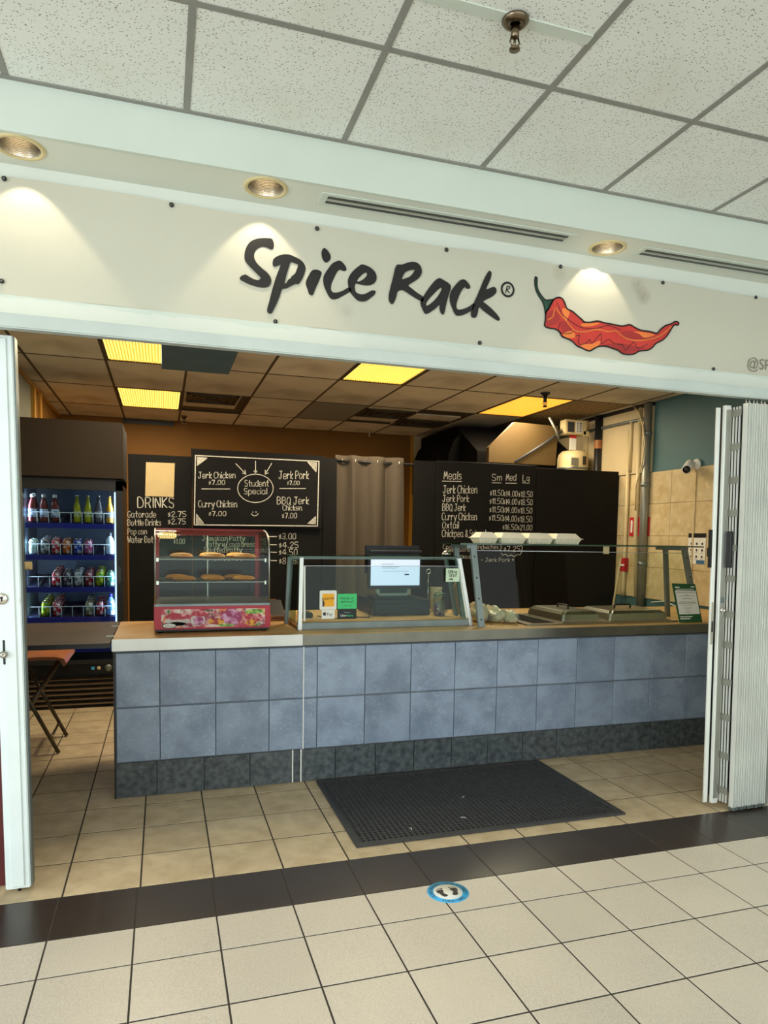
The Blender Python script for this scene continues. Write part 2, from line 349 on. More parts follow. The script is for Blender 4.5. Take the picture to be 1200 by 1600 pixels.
def smooth2(P, n=3, closed=False):
    """Catmull-Rom through 2-D points"""
    P = [Vector(p) for p in P]; m = len(P); out = []
    for i in range(m if closed else m-1):
        g = (lambda j: P[j % m]) if closed else (lambda j: P[max(0, min(m-1, j))])
        a, b, c, d = g(i-1), g(i), g(i+1), g(i+2)
        for k in range(n):
            t = k/n
            out.append(tuple(0.5*((2*b)+(c-a)*t+(2*a-5*b+4*c-d)*t*t+(3*b-a-3*c+d)*t**3)))
    if not closed: out.append(tuple(P[-1]))
    return out
def XZ(y): return lambda a, b: (a, y, b)
def XY(z): return lambda a, b: (a, b, z)
def YZ(x): return lambda a, b: (x, a, b)
def pairs(l): return [(l[i]/1000, l[i+1]/1000) for i in range(0, len(l), 2)]
def circ(cx, cy, rx, ry=None, n=24): return [(cx+rx*math.cos(2*math.pi*k/n), cy+(ry or rx)*math.sin(2*math.pi*k/n)) for k in range(n)]
def tile_mesh(name, w, d, h, m, b=0.001):
    """flat tile, origin at the middle of its top face, edges eased"""
    x, y = w/2, d/2
    vs = [(-x, -y, -h), (x, -y, -h), (x, y, -h), (-x, y, -h), (-x, -y, -b), (x, -y, -b), (x, y, -b), (-x, y, -b), (-x+b, -y+b, 0), (x-b, -y+b, 0), (x-b, y-b, 0), (-x+b, y-b, 0)]
    fs = [(0, 1, 5, 4), (1, 2, 6, 5), (2, 3, 7, 6), (3, 0, 4, 7), (4, 5, 9, 8), (5, 6, 10, 9), (6, 7, 11, 10), (7, 4, 8, 11), (8, 9, 10, 11)]
    me = bpy.data.meshes.new(name); me.from_pydata(vs, [], fs); me.materials.append(m); me.update(); return me
ORD = ['first', 'second', 'third', 'fourth', 'fifth', 'sixth', 'seventh', 'eighth']
OUT = {'letters':[[[878,2785,886,2766,883,2747,872,2741,856,2746,834,2746,813,2733,802,2714,802,2694,813,2675,834,2657,856,2642,870,2627,876,2609,870,2590,856,2579,834,2575,807,2577,777,2583,754,2592,741,2598,742,2608,753,2617,766,2621,780,2614,798,2607,816,2604,826,2609,828,2617,819,2626,801,2641,780,2659,764,2677,760,2694,762,2718,771,2742,786,2762,810,2776,836,2783,860,2786]],[[881,2687,885,2702,900,2715,924,2726,951,2730,976,2724,1001,2715,1018,2701,1026,2682,1021,2657,1009,2629,995,2609,983,2608,964,2598,943,2585,923,2578,913,2549,901,2518,889,2493,880,2474,871,2468,860,2472,858,2487,867,2520,877,2563,891,2612,906,2655,915,2679,903,2676,890,2670,882,2675],[959,2696,976,2696,992,2691,987,2671,979,2652,964,2638,961,2631,949,2622,942,2609,934,2605,937,2623,947,2660]],[[1051,2670,1063,2679,1082,2681,1098,2673,1096,2658,1085,2629,1071,2598,1061,2572,1053,2567,1042,2573,1036,2590,1028,2610,1029,2628,1038,2647]],[[1100,2769,1107,2778,1117,2776,1130,2764,1139,2747,1135,2729,1122,2718,1112,2718,1101,2733,1097,2754]],[[1148,2718,1176,2733,1194,2727,1210,2708,1210,2694,1196,2690,1183,2694,1169,2682,1155,2653,1144,2627,1142,2603,1152,2592,1171,2594,1197,2605,1223,2622,1236,2611,1223,2599,1197,2582,1169,2565,1149,2561,1135,2569,1121,2591,1108,2620,1106,2650,1115,2672,1132,2698]],[[1286,2731,1319,2724,1345,2707,1354,2684,1348,2661,1327,2645,1300,2640,1271,2642,1255,2641,1252,2622,1258,2605,1278,2599,1301,2603,1320,2615,1337,2623,1350,2620,1346,2606,1327,2588,1308,2573,1285,2567,1265,2570,1246,2585,1230,2603,1221,2628,1219,2652,1228,2677,1247,2701,1270,2722],[1305,2697,1308,2688,1300,2675,1284,2661,1264,2652,1266,2663,1280,2680,1294,2693]],[[1452,2751,1474,2754,1503,2767,1529,2774,1552,2771,1568,2756,1573,2735,1567,2716,1550,2697,1525,2679,1508,2665,1522,2655,1552,2637,1581,2622,1582,2601,1558,2606,1529,2618,1505,2630,1482,2640,1465,2637,1455,2628,1449,2604,1440,2582,1431,2572,1420,2577,1414,2589,1414,2613,1422,2651,1433,2694,1442,2734],[1535,2739,1532,2727,1516,2707,1493,2695,1477,2690,1480,2702,1489,2719,1506,2731]],[[1581,2622,1601,2654,1627,2689,1647,2710,1664,2717,1685,2710,1709,2699,1720,2686,1716,2664,1708,2637,1699,2603,1692,2570,1686,2553,1674,2556,1665,2575,1664,2594,1647,2578,1624,2560,1603,2547,1591,2548,1579,2566,1569,2588,1570,2605],[1670,2674,1672,2665,1660,2642,1640,2615,1617,2594,1601,2584,1597,2592,1608,2612,1631,2638,1654,2662]],[[1769,2722,1790,2726,1805,2716,1819,2698,1815,2687,1800,2686,1791,2691,1776,2674,1762,2645,1752,2615,1751,2593,1763,2584,1791,2592,1818,2606,1836,2621,1845,2614,1833,2591,1815,2578,1788,2563,1761,2555,1746,2560,1730,2585,1717,2616,1715,2643,1723,2668,1745,2698]],[[1911,2778,1922,2782,1929,2773,1926,2752,1916,2726,1903,2695,1923,2703,1944,2711,1957,2701,1954,2682,1933,2663,1890,2637,1906,2626,1938,2605,1967,2581,1979,2565,1974,2555,1958,2558,1926,2574,1889,2594,1868,2607,1863,2583,1856,2563,1844,2554,1829,2559,1826,2576,1833,2602,1841,2627,1856,2659,1873,2699,1891,2742]]],'ring':[2017,2707,2054,2712,2044,2710],'rmark':[[2006,2689,2014,2723,2029,2721,2025,2711,2010,2706,2027,2693]],'stem':[2167,2785,2175,2778,2175,2747,2184,2721,2204,2697,2228,2681,2267,2687,2248,2662,2241,2641,2230,2626,2227,2613,2220,2645,2209,2671,2185,2698,2169,2726,2162,2758,2163,2778],'body':[2271,2690,2298,2702,2320,2697,2334,2678,2347,2653,2379,2643,2404,2628,2437,2608,2449,2599,2485,2601,2526,2612,2567,2607,2617,2605,2675,2602,2717,2614,2751,2603,2786,2593,2829,2592,2863,2590,2890,2587,2910,2609,2940,2632,2974,2644,3000,2659,3022,2656,3018,2643,2996,2643,2980,2623,2955,2585,2926,2557,2884,2535,2863,2512,2834,2496,2783,2487,2758,2472,2720,2463,2682,2465,2656,2478,2622,2485,2580,2492,2539,2487,2507,2471,2483,2459,2443,2469,2410,2479,2385,2497,2353,2508,2325,2515,2308,2537,2280,2548,2253,2548,2225,2557,2228,2586,2229,2620,2245,2642,2260,2670],'orange':[[2319,2648,2355,2652,2362,2627,2349,2596,2386,2562,2366,2574,2337,2598],[2429,2587,2486,2598,2543,2603,2494,2583,2446,2576],[2328,2529,2383,2548,2400,2519,2353,2511],[2434,2488,2490,2494,2546,2516,2535,2489,2507,2474,2482,2463,2446,2471],[2744,2581,2821,2585,2873,2577,2813,2557,2778,2574]],'dark':[[2231,2613,2277,2638,2310,2595,2264,2563,2231,2564],[2310,2581,2349,2592,2383,2555,2336,2537],[2668,2570,2735,2584,2805,2563,2873,2570,2788,2543,2712,2540],[2564,2496,2679,2515,2790,2505,2859,2518,2782,2491,2720,2469,2673,2473]],'oline':[[2243,2588,2270,2607,2280,2649,2309,2622,2349,2589,2399,2550,2463,2553,2528,2570,2594,2566,2635,2574,2669,2556,2712,2540,2788,2541,2857,2557,2916,2581,2975,2630]],'dline':[[2400,2523,2424,2532,2417,2497,2434,2486,2466,2498,2485,2517,2498,2498,2549,2551,2555,2503,2595,2528,2629,2511,2680,2508,2700,2482,2746,2529,2773,2500,2832,2527],[2291,2677,2324,2623,2381,2589,2446,2568,2527,2577,2592,2597,2668,2581],[2310,2581,2304,2540,2352,2531,2391,2546]]}
DRINKS_T = [('DRINKS', 0.221, 0.51, 1.712, 1.72, 0.085), ('Gatorade', 0.14, 0.364, 1.628, 1.634, 0.051), ('$2.75', 0.466, 0.61, 1.641, 1.645, 0.045), ('Bottle Drinks', 0.139, 0.405, 1.56, 1.566, 0.048), ('$2.75', 0.466, 0.606, 1.579, 1.582, 0.045), ('Pop can', 0.139, 0.289, 1.487, 1.49, 0.044), ('Water Bottle', 0.138, 0.392, 1.415, 1.419, 0.052), ('$1.00', 0.512, 0.599, 1.411, 1.412, 0.042)]
DRINKS_P = [[(0.289, 2.095), (0.522, 2.097), (0.512, 1.81), (0.28, 1.811)]]
PATTY_T = [('Jamaican Patty', 0.748, 1.114, 1.441, 1.445, 0.042), ('Patty w/ coco bread', 0.782, 1.203, 1.388, 1.392, 0.046), ('Stuffed Patty', 0.765, 1.087, 1.338, 1.341, 0.046), ('Stuffed Roti', 0.791, 1.093, 1.268, 1.269, 0.046), ('$3.00', 1.419, 1.567, 1.464, 1.466, 0.051), ('$4.25', 1.42, 1.589, 1.386, 1.387, 0.051), ('$4.50', 1.42, 1.581, 1.322, 1.323, 0.051), ('$8.75', 1.421, 1.577, 1.243, 1.244, 0.051)]
PATTY_P = [[(1.323, 1.484), (1.396, 1.485)], [(1.338, 1.412), (1.396, 1.411)], [(1.344, 1.345), (1.396, 1.343)], [(1.344, 1.27), (1.397, 1.269)]]
SPECIAL_T = [('Jerk Chicken', 0.714, 1.025, 1.975, 1.988, 0.052), ('$7.00', 0.803, 0.935, 1.925, 1.93, 0.038), ('Curry Chicken', 0.716, 1.039, 1.728, 1.737, 0.055), ('$7.00', 0.803, 0.945, 1.657, 1.66, 0.038), ('Student', 1.109, 1.315, 1.92, 1.928, 0.053), ('Special', 1.103, 1.3, 1.853, 1.86, 0.05), ('Jerk Pork', 1.407, 1.675, 1.997, 2.008, 0.068), ('$7.00', 1.483, 1.589, 1.947, 1.951, 0.036), ('BBQ Jerk', 1.393, 1.677, 1.773, 1.782, 0.063), ('Chicken', 1.444, 1.613, 1.721, 1.725, 0.045), ('$7.00', 1.439, 1.567, 1.652, 1.655, 0.044)]
SPECIAL_P = [[(0.691, 2.167), (1.768, 2.168), (1.759, 1.586), (0.679, 1.576), (0.691, 2.167)], [(0.742, 1.885), (0.981, 1.893)], [(1.414, 1.912), (1.648, 1.92)], [(1.03, 2.114), (1.117, 2.026)], [(1.087, 2.034), (1.117, 2.026), (1.108, 2.061)], [(1.201, 2.143), (1.201, 2.039)], [(1.187, 2.059), (1.201, 2.039), (1.214, 2.06)], [(1.343, 2.132), (1.285, 2.033)], [(1.286, 2.069), (1.285, 2.033), (1.313, 2.045)], [(1.357, 1.912), (1.352, 1.879), (1.336, 1.849), (1.311, 1.822), (1.278, 1.801), (1.241, 1.787), (1.2, 1.782), (1.16, 1.785), (1.123, 1.796), (1.091, 1.815), (1.066, 1.84), (1.051, 1.869), (1.046, 1.901), (1.051, 1.933), (1.066, 1.963), (1.091, 1.989), (1.122, 2.01), (1.16, 2.024), (1.2, 2.03), (1.24, 2.027), (1.278, 2.016), (1.31, 1.998), (1.335, 1.973), (1.351, 1.944), (1.357, 1.912)], [(1.179, 1.7), (1.179, 1.693)], [(1.206, 1.702), (1.206, 1.695)], [(1.165, 1.682), (1.179, 1.668), (1.197, 1.665), (1.215, 1.672), (1.225, 1.685)], [(0.706, 2.154), (0.79, 2.151), (0.706, 2.082), (0.706, 2.154)], [(1.664, 2.157), (1.748, 2.154), (1.743, 2.071), (1.664, 2.157)], [(0.696, 1.67), (0.76, 1.588), (0.696, 1.587), (0.696, 1.67)], [(1.743, 1.674), (1.74, 1.604), (1.669, 1.607), (1.743, 1.674)], [(0.634, 2.215), (1.79, 2.221), (1.778, 1.568), (0.648, 1.553)]]
MEALS_T = [('Meals', 3.003, 3.183, 2.059, 2.066, 0.077), ('Sm', 3.513, 3.618, 2.066, 2.071, 0.062), ('Med', 3.667, 3.775, 2.072, 2.077, 0.063), ('Lg', 3.852, 3.923, 2.074, 2.077, 0.061), ('Jerk Chicken', 2.997, 3.354, 1.925, 1.937, 0.073), ('$11.50', 3.498, 3.642, 1.921, 1.925, 0.053), ('$14.00', 3.648, 3.795, 1.917, 1.921, 0.053), ('$18.50', 3.811, 3.964, 1.916, 1.921, 0.054), ('Jerk Pork', 2.995, 3.269, 1.843, 1.852, 0.063), ('$11.50', 3.496, 3.641, 1.839, 1.843, 0.053), ('$14.00', 3.647, 3.793, 1.838, 1.842, 0.053), ('$18.50', 3.812, 3.966, 1.837, 1.842, 0.054), ('BBQ Jerk', 2.995, 3.235, 1.757, 1.763, 0.066), ('$11.50', 3.498, 3.643, 1.757, 1.761, 0.053), ('$14.00', 3.645, 3.794, 1.755, 1.759, 0.054), ('$18.50', 3.81, 3.965, 1.754, 1.758, 0.054), ('Curry Chicken', 2.993, 3.358, 1.668, 1.676, 0.069), ('$11.50', 3.495, 3.644, 1.675, 1.678, 0.053), ('$14.00', 3.646, 3.795, 1.671, 1.674, 0.054), ('$18.50', 3.811, 3.966, 1.667, 1.671, 0.055), ('Oxtail', 2.999, 3.167, 1.589, 1.592, 0.063), ('$16.50', 3.647, 3.802, 1.589, 1.591, 0.05), ('$21.00', 3.812, 3.971, 1.586, 1.589, 0.051), ('Chickpea & Spinach', 2.997, 3.48, 1.507, 1.514, 0.066), ('Coco Bread Sandwiches', 3.01, 3.603, 1.388, 1.394, 0.042), ('(beef coco or)', 3.039, 3.318, 1.364, 1.366, 0.028), ('Chicken', 3.193, 3.368, 1.298, 1.298, 0.031), ('- Jerk Pork *', 3.418, 3.778, 1.268, 1.27, 0.036), ('}', 3.617, 3.643, 1.386, 1.387, 0.054), ('$7.25', 3.667, 3.841, 1.372, 1.374, 0.051)]
MEALS_P = [[(2.985, 2.041), (3.189, 2.045)], [(3.513, 2.045), (3.614, 2.047)], [(3.662, 2.047), (3.786, 2.05)], [(3.847, 2.058), (3.924, 2.057)], [(3.634, 1.354), (3.655, 1.333), (3.684, 1.345), (3.715, 1.322), (3.745, 1.337), (3.782, 1.319), (3.81, 1.341), (3.847, 1.338), (3.866, 1.374), (3.868, 1.42), (3.843, 1.438)]]
PI = math.pi
# ================================================================== the setting
# ---- floor: grout slab, tiles laid on it one by one in view
fl = struct('floor', MB().box(-5, 9, -9, 6.3, -0.06, -0.0012), M_grout)
TM = tile_mesh('mall_tile', 0.2985, 0.2975, 0.012, M_ft); TM0 = tile_mesh('mall_tile_cut', 0.2985, 0.230, 0.012, M_ft)
TB = tile_mesh('black_tile', 0.2995, 0.3160, 0.012, M_ft_black); TI = tile_mesh('shop_tile', 0.2985, 0.3085, 0.012, M_ft_in)
for c in range(-3, 14):
    x = c*0.305+0.1525
    inst('tile', TM0, fl, (x, -0.187, 0)); inst('tile', TB, fl, (x, 0.0903, 0))
    for r in range(1, 4): inst('tile', TM, fl, (x, -0.305*r-0.1525, 0))
ROWS = [0.25+0.3175*i for i in range(11)]
def shop_x(i): return 0.0115+0.306*i+0.153
rest = MB()
def flat_tile(mb, x0, x1, y0, y1, z=0.0): mb.add([(x0, y0, z), (x1, y0, z), (x1, y1, z), (x0, y1, z)], [(0, 1, 2, 3)])
for i in range(-3, 17):
    for j, y in enumerate(ROWS[:-1]):
        x = shop_x(i)
        seen = (y < 1.25) or (x < 0.2)
        if i >= 12 and y > 1.25: seen = False
        if seen: inst('tile', TI, fl, (x, y+0.15875, 0))
        else: flat_tile(rest, x-.151, x+.151, y+.002, y+.3155)
for i in range(-3, 17):
    for j in range(8): flat_tile(rest, shop_x(i)-.151, shop_x(i)+.151, 3.427+j*.3175, 3.74+j*.3175)
part('tile_field', rest, M_ft_in, fl, kind='stuff')
far = MB()
for c in range(-16, 29):
    for r in range(1, 28):
        if -3 <= c < 14 and r < 4: continue
        flat_tile(far, c*.305+.0015, c*.305+.3035, -.305*r-.3035, -.305*r-.0015)
for c in list(range(-16, -3)) + list(range(14, 29)):
    flat_tile(far, c*.305+.0015, c*.305+.3035, -.303, -.0715)
part('tile_field', far, M_ft, fl, kind='stuff')
fb = MB()
for c in list(range(-16, -3)) + list(range(14, 29)): flat_tile(fb, c*.305+.002, c*.305+.303, -.067, .248)
part('tile_field', fb, M_ft_black, fl, kind='stuff')

# ---- mall ceiling: slab, lay-in tiles, grid bars
ce = struct('ceiling', MB().box(-5, 9, -9, 0.125, 3.135, 3.2), M_ceil)
GX = [0.5143+0.61745*i for i in range(-3, 8)]; GY = [0.105, -0.4771, -1.0946, -1.7120, -2.3295]
CT = {}
for i in range(len(GX)-1):
    for j in range(4):
        d = GY[j]-GY[j+1]; k = round(d, 3)
        if k not in CT: CT[k] = tile_mesh('lay_in_tile', 0.600, d-0.018, 0.014, M_ceil, 0.004)
        o = inst('ceiling_tile', CT[k], ce, ((GX[i]+GX[i+1])/2, (GY[j]+GY[j+1])/2, 3.1125), (PI, 0, 0))
for x in GX: part('grid_bar', MB().box(x-.012, x+.012, -2.35, .105, 3.1105, 3.1345), M_grid, ce)
for y in GY[1:]: part('grid_bar', MB().box(GX[0], GX[-1], y-.012, y+.012, 3.1108, 3.1342), M_grid, ce)
part('wall_angle', MB().box(-5, 9, 0.085, .105, 3.108, 3.134), M_grid, ce)
part('cover_strip', MB().box(1.145, 1.738, -.752, -.712, 3.1085, 3.1125), M_white, ce, label='white patch strip across one ceiling tile')

# ---- soffit with the recessed lights
so = struct('trim_1', MB().box(-5, 9, .105, .125, 2.933, 3.15), M_white)
LX = [(-.084, .212), (.832, .21), (2.503, .247)]
HOLES = [circ(x, y, .0765, n=28)[::-1] for x, y in LX]
part('underside', MB().poly([[(-5, .125), (9, .125), (9, .362), (-5, .362)]] + HOLES, XY(2.934)), M_soffit, so)
part('void_lining', MB().box(-5, 9, .125, .362, 3.115, 3.13), M_kitchen, so)

# ---- shop front
wf = struct('wall_front', MB().box(-5, 9, .36, .42, 2.345, 3.2), M_soffit)
hd = struct('trim_2', MB().box(-5, 9, .235, .285, 2.2775, 2.332, .005), M_header)
part('track_lip', MB().box(-5, 9, .285, .345, 2.318, 2.345), M_header, hd)
part('fascia_band', MB().box(-5, 9, .338, .362, 2.335, 2.428), M_white, hd)
rnd = random.Random(11)
x = -1.2
while x < 4.4:                                  # torn, ragged edge of old paint left along the band under the banner
    ln = rnd.uniform(.5, .9); n = 34; up = []; h = rnd.uniform(.4, 1)
    for k in range(n):
        h = min(1, max(.12, h+rnd.uniform(-.16, .16))); up.append((x+ln*k/(n-1), 2.393+.030*h))
    part('peeled_paint', MB().prism(up + [(x+ln, 2.352), (x, 2.352)], XZ(.3358), XZ(.338)), M_soffit, hd)
    x += ln
struct('wall_front_left', MB().box(-5, -.225, .42, .54, 0, 2.345), M_maroon)
wr = struct('wall_front_right', MB().box(3.717, 9, .255, .50, 0, 2.29), M_white)
part('painted_edge', MB().box(3.645, 3.717, .285, .50, 0, 2.285), M_maroon, wr)

struct('wall_mall_right', MB().box(8.9, 9.0, -9, .25, 0, 3.2), M_white)

# ---- shop interior
wl = struct('wall_left', MB().box(-.82, -.72, .54, 6.25, 0, 2.9), M_grey_green)
part('door_trim', MB().box(-.72, -.69, 4.37, 4.46, 0, 2.85), M_mustard_trim, wl); part('door_trim', MB().box(-.72, -.69, 4.70, 4.80, 0, 2.85), M_mustard_trim, wl)
part('mustard_panel', MB().box(-.72, -.712, 4.46, 6.15, 0, 2.85), M_mustard, wl)
part('ceiling_angle', MB().box(-.72, -.70, .54, 6.15, 2.822, 2.846), M_mustard_trim, wl)
wb = struct('wall_back', MB().box(-.8, 5.1, 6.15, 6.25, 0, 2.9), M_mustard)
part('beige_panel', MB().box(3.64, 4.0, 6.13, 6.15, 1.6, 2.85), M_beige_wall, wb)
part('corner_trim', MB().box(3.60, 3.64, 6.12, 6.15, 0, 2.85), M_mustard_trim, wb)
part('wall_slot', MB().box(-.02, .56, 6.135, 6.152, 2.79, 2.84), M_black, wb, label='dark slot vent high on the mustard wall')
wr2 = struct('wall_right', MB().box(5.0, 5.1, .5, 6.25, 0, 2.9), M_teal)
part('grout_bed', MB().box(4.992, 5.0, .5, 6.15, .93, 2.17), M_grout_tan, wr2)
WT = tile_mesh('wall_tile', 0.306, 0.321, 0.012, M_walltile)
for j in range(16):
    for i in range(4): inst('tile', WT, wr2, (4.988, .5925+.325*j, 1.085+.31*i), (0, -PI/2, 0))
part('beige_panel', MB().box(4.975, 5.0, 3.0, 4.06, 2.175, 2.83), M_beige_wall, wr2); part('beige_panel', MB().box(4.975, 5.0, 4.14, 4.9, 2.175, 2.83), M_beige_wall, wr2)
part('panel_batten', MB().box(4.955, 5.0, 4.06, 4.14, 1.2, 2.83), M_cream, wr2)
part('wall_angle', MB().box(4.96, 5.0, 3.0, 6.1, 2.815, 2.849), M_black, wr2)

ci = struct('ceiling', MB().box(-.8, 5.1, .5, 6.2, 2.866, 2.9), M_grid_in)
IX = [-.72, -.585, .0, .615, 1.26, 1.885, 2.48, 3.075, 3.672, 4.275, 4.878, 5.0]; IY = [.5, 1.09, 2.15, 3.21, 4.27, 5.33, 6.15]
LIGHTS = {(2, 2): 0, (2, 4): 1, (5, 2): 2, (8, 3): 3}
VENTS = {(3, 4): 0, (6, 4): 1, (7, 4): 2}
CT2 = {}
for i in range(len(IX)-1):
    if IX[i+1]-IX[i] < .1: continue
    for j in range(6):
        if (i, j) in LIGHTS or (i, j) in VENTS: continue
        w = IX[i+1]-IX[i]; d = IY[j+1]-IY[j]; mm = M_ceil_stain if (i, j) in ((9, 3), (9, 4)) else M_ceil_in; k = (round(w, 3), round(d, 3), mm.name)
        if (i, j) == (5, 4): mm = M_grid; k = k+(1,)
        if k not in CT2: CT2[k] = tile_mesh('shop_lay_in_tile', w-.016, d-.016, .012, mm, .003)
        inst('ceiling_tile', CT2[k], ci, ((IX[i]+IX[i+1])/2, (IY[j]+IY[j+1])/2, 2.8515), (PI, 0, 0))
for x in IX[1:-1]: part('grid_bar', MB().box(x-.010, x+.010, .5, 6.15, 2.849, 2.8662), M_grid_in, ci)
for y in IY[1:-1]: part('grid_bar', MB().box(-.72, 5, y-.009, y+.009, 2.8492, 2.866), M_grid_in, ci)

# ---- troffer lights in the shop ceiling
M_lens = emitmat('yellowed_prismatic_lens', (255, 222, 112), 1.25)
M_lens_o = emitmat('amber_prismatic_lens', (255, 200, 84), 1.0)
M_rib = emitmat('yellowed_lens_rib', (240, 190, 70), .8); M_rib_o = emitmat('amber_lens_rib', (236, 170, 56), .8)
LLAB = ['yellow glowing ceiling light panel nearest the shop opening, half covered by dark panel', 'yellow glowing ceiling light panel beside a square air vent at rear left',
        'yellow glowing ceiling light panel over the middle of the counter', 'amber ceiling light panel behind the drop sprinkler, near the right wall']
for (i, j), n in LIGHTS.items():
    x0, x1, y0, y1 = IX[i]+.012, IX[i+1]-.012, IY[j]+.012, IY[j+1]-.012
    t = thing('ceiling_light', LLAB[n], 'ceiling light', ((x0+x1)/2, (y0+y1)/2, 2.85), 'lit ceiling panels')
    fr = MB(); fr.box(x0, x1, y0, y0+.012, 2.848, 2.866); fr.box(x0, x1, y1-.012, y1, 2.848, 2.866); fr.box(x0, x0+.012, y0, y1, 2.848, 2.866); fr.box(x1-.012, x1, y0, y1, 2.848, 2.866)
    part('frame', fr, M_grid_in, t)
    ln = MB(); k = 26
    vs = []; fs = []
    for q in range(k+1):                        # ribbed lens
        xx = x0+.012+(x1-x0-.024)*q/k; zz = 2.853 if q % 2 else 2.858
        vs += [(xx, y0+.012, zz), (xx, y1-.012, zz)]
        if q: fs.append((2*q-2, 2*q-1, 2*q+1, 2*q))
    ln.add(vs, fs); part('lens', ln, M_lens_o if n == 3 else M_lens, t)
    rb = MB()
    for q in range(1, 26): xx = x0+.012+(x1-x0-.024)*q/26; rb.box(xx-.004, xx+.004, y0+.012, y1-.012, 2.8505, 2.8535)
    part('lens_rib', rb, M_rib_o if n == 3 else M_rib, t, kind='stuff')
    a = bpy.data.lights.new('troffer_tubes', 'AREA'); a.shape = 'RECTANGLE'; a.size = .5; a.size_y = .95; a.energy = 32; a.color = (1.0, .85, .60)
    ao = bpy.data.objects.new('troffer_tubes', a); C.objects.link(ao); ao.location = ((x0+x1)/2, (y0+y1)/2, 2.845)
# a dark painted panel fixed over the ceiling beside the first light
solo('ceiling_panel', MB().box(.418, .957, 2.40, 3.31, 2.838, 2.848, .003), M_teal_tile, 'dark blue-grey panel on the ceiling beside the nearest light', 'panel', (.69, 2.85, 2.838))
# ---- air vents
VLAB = ['square louvred air vent beside the rear left ceiling light panel', 'square air vent in line with the curtain, left one of the two dusty vents', 'square air vent above the meals chalkboard, right one of the two dusty vents']
VP = [(.90, 4.52, .25, .23), (2.765, 4.66, .28, .23), (3.34, 5.12, .28, .24)]
for n, (vx, vy, a, b) in enumerate(VP):
    t = thing('air_vent', VLAB[n], 'air vent', (vx, vy, 2.85), 'shop ceiling vents')
    part('back_plate', MB().box(vx-a-.02, vx+a+.02, vy-b-.3, vy+b+.3, 2.8535, 2.866), M_ceil_in, t)
    part('throat', MB().box(vx-a, vx+a, vy-b, vy+b, 2.851, 2.854), M_black, t)
    for q in range(4):
        s = 1-q*.25; u = MB(); aa, bb = a*s, b*s; th = .022
        for (p0, p1, r0, r1) in ((-aa, aa, -bb, -bb+th), (-aa, aa, bb-th, bb), (-aa, -aa+th, -bb, bb), (aa-th, aa, -bb, bb)):
            u.box(vx+p0, vx+p1, vy+r0, vy+r1, 2.838+q*.002, 2.850)
        part('louvre', u, M_grid_in, t)
# half-seen slotted vents tight behind the header
for n, (vx, lab) in enumerate([(1.12, 'slotted air grille half hidden behind the header, beside the dark panel'), (2.45, 'slotted air grille half hidden behind the header, right of the middle light')]):
    t = thing('air_grille', lab, 'air vent', (vx, 2.2, 2.85), 'grilles behind the header')
    vy = 2.25 if n == 0 else 2.33; w = .26
    if n: vx = 2.77
    part('frame', MB().box(vx-w, vx+w, vy-.06, vy+.18, 2.842, 2.8495), M_ceil_in, t)
    for q in range(5): part('slot', MB().box(vx-w*.5+q*.075, vx-w*.5+q*.075+.05, vy-.04, vy+.14, 2.840, 2.8425), M_kitchen, t)

# ---- sprinkler heads
def sprinkler(x, y, z, label, s=1.0, m=M_chrome, drop=.045, rose=.038):
    t = thing('sprinkler_head', label, 'sprinkler', (x, y, z))
    part('escutcheon', MB().lathe([(rose*s, 0), (rose*s, -.004*s), (rose*.85*s, -.012*s), (rose*.5*s, -.018*s), (.016*s, -.012*s)], (x, y, z), 24), m, t)
    part('stem', MB().lathe([(.013*s, -.01*s), (.013*s, -drop*s), (.008*s, -(drop+.004)*s)], (x, y, z), 14), m, t)
    f = MB()
    for sg in (-1, 1): f.tube([(x+sg*.011*s, y, z-drop*s), (x+sg*.016*s, y, z-(drop+.016)*s), (x+sg*.004*s, y, z-(drop+.033)*s)], .003*s, 6)
    f.lathe([(.005*s, -drop*s), (.004*s, -(drop+.03)*s)], (x, y, z), 8); part('yoke', f, m, t)
    d = MB().lathe([(.002, -(drop+.038)*s), (.017*s, -(drop+.038)*s), (.017*s, -(drop+.034)*s), (.004*s, -(drop+.032)*s)], (x, y, z), 16); part('deflector', d, m, t)
M_bronze = mat('tarnished_brass', (128, 112, 92), 0.25, 1.0, var=.3, scale=30)
sprinkler(1.468, -.735, 3.108, 'tarnished metal sprinkler head in the white tiled mall ceiling', 1.0, M_bronze, .05, .042)
sprinkler(3.80, 3.02, 2.848, 'black drop sprinkler hanging in front of the amber light panel', 1.3, M_black, .06, .035)
sprinkler(.665, 5.72, 2.848, 'small dark sprinkler on the rear ceiling above the drinks board', 1.2, M_bronze, .05, .03)
sprinkler(2.98, 5.99, 2.848, 'small pale sprinkler at the rear ceiling edge above the curtain', 1.0, M_chrome, .03, .03)

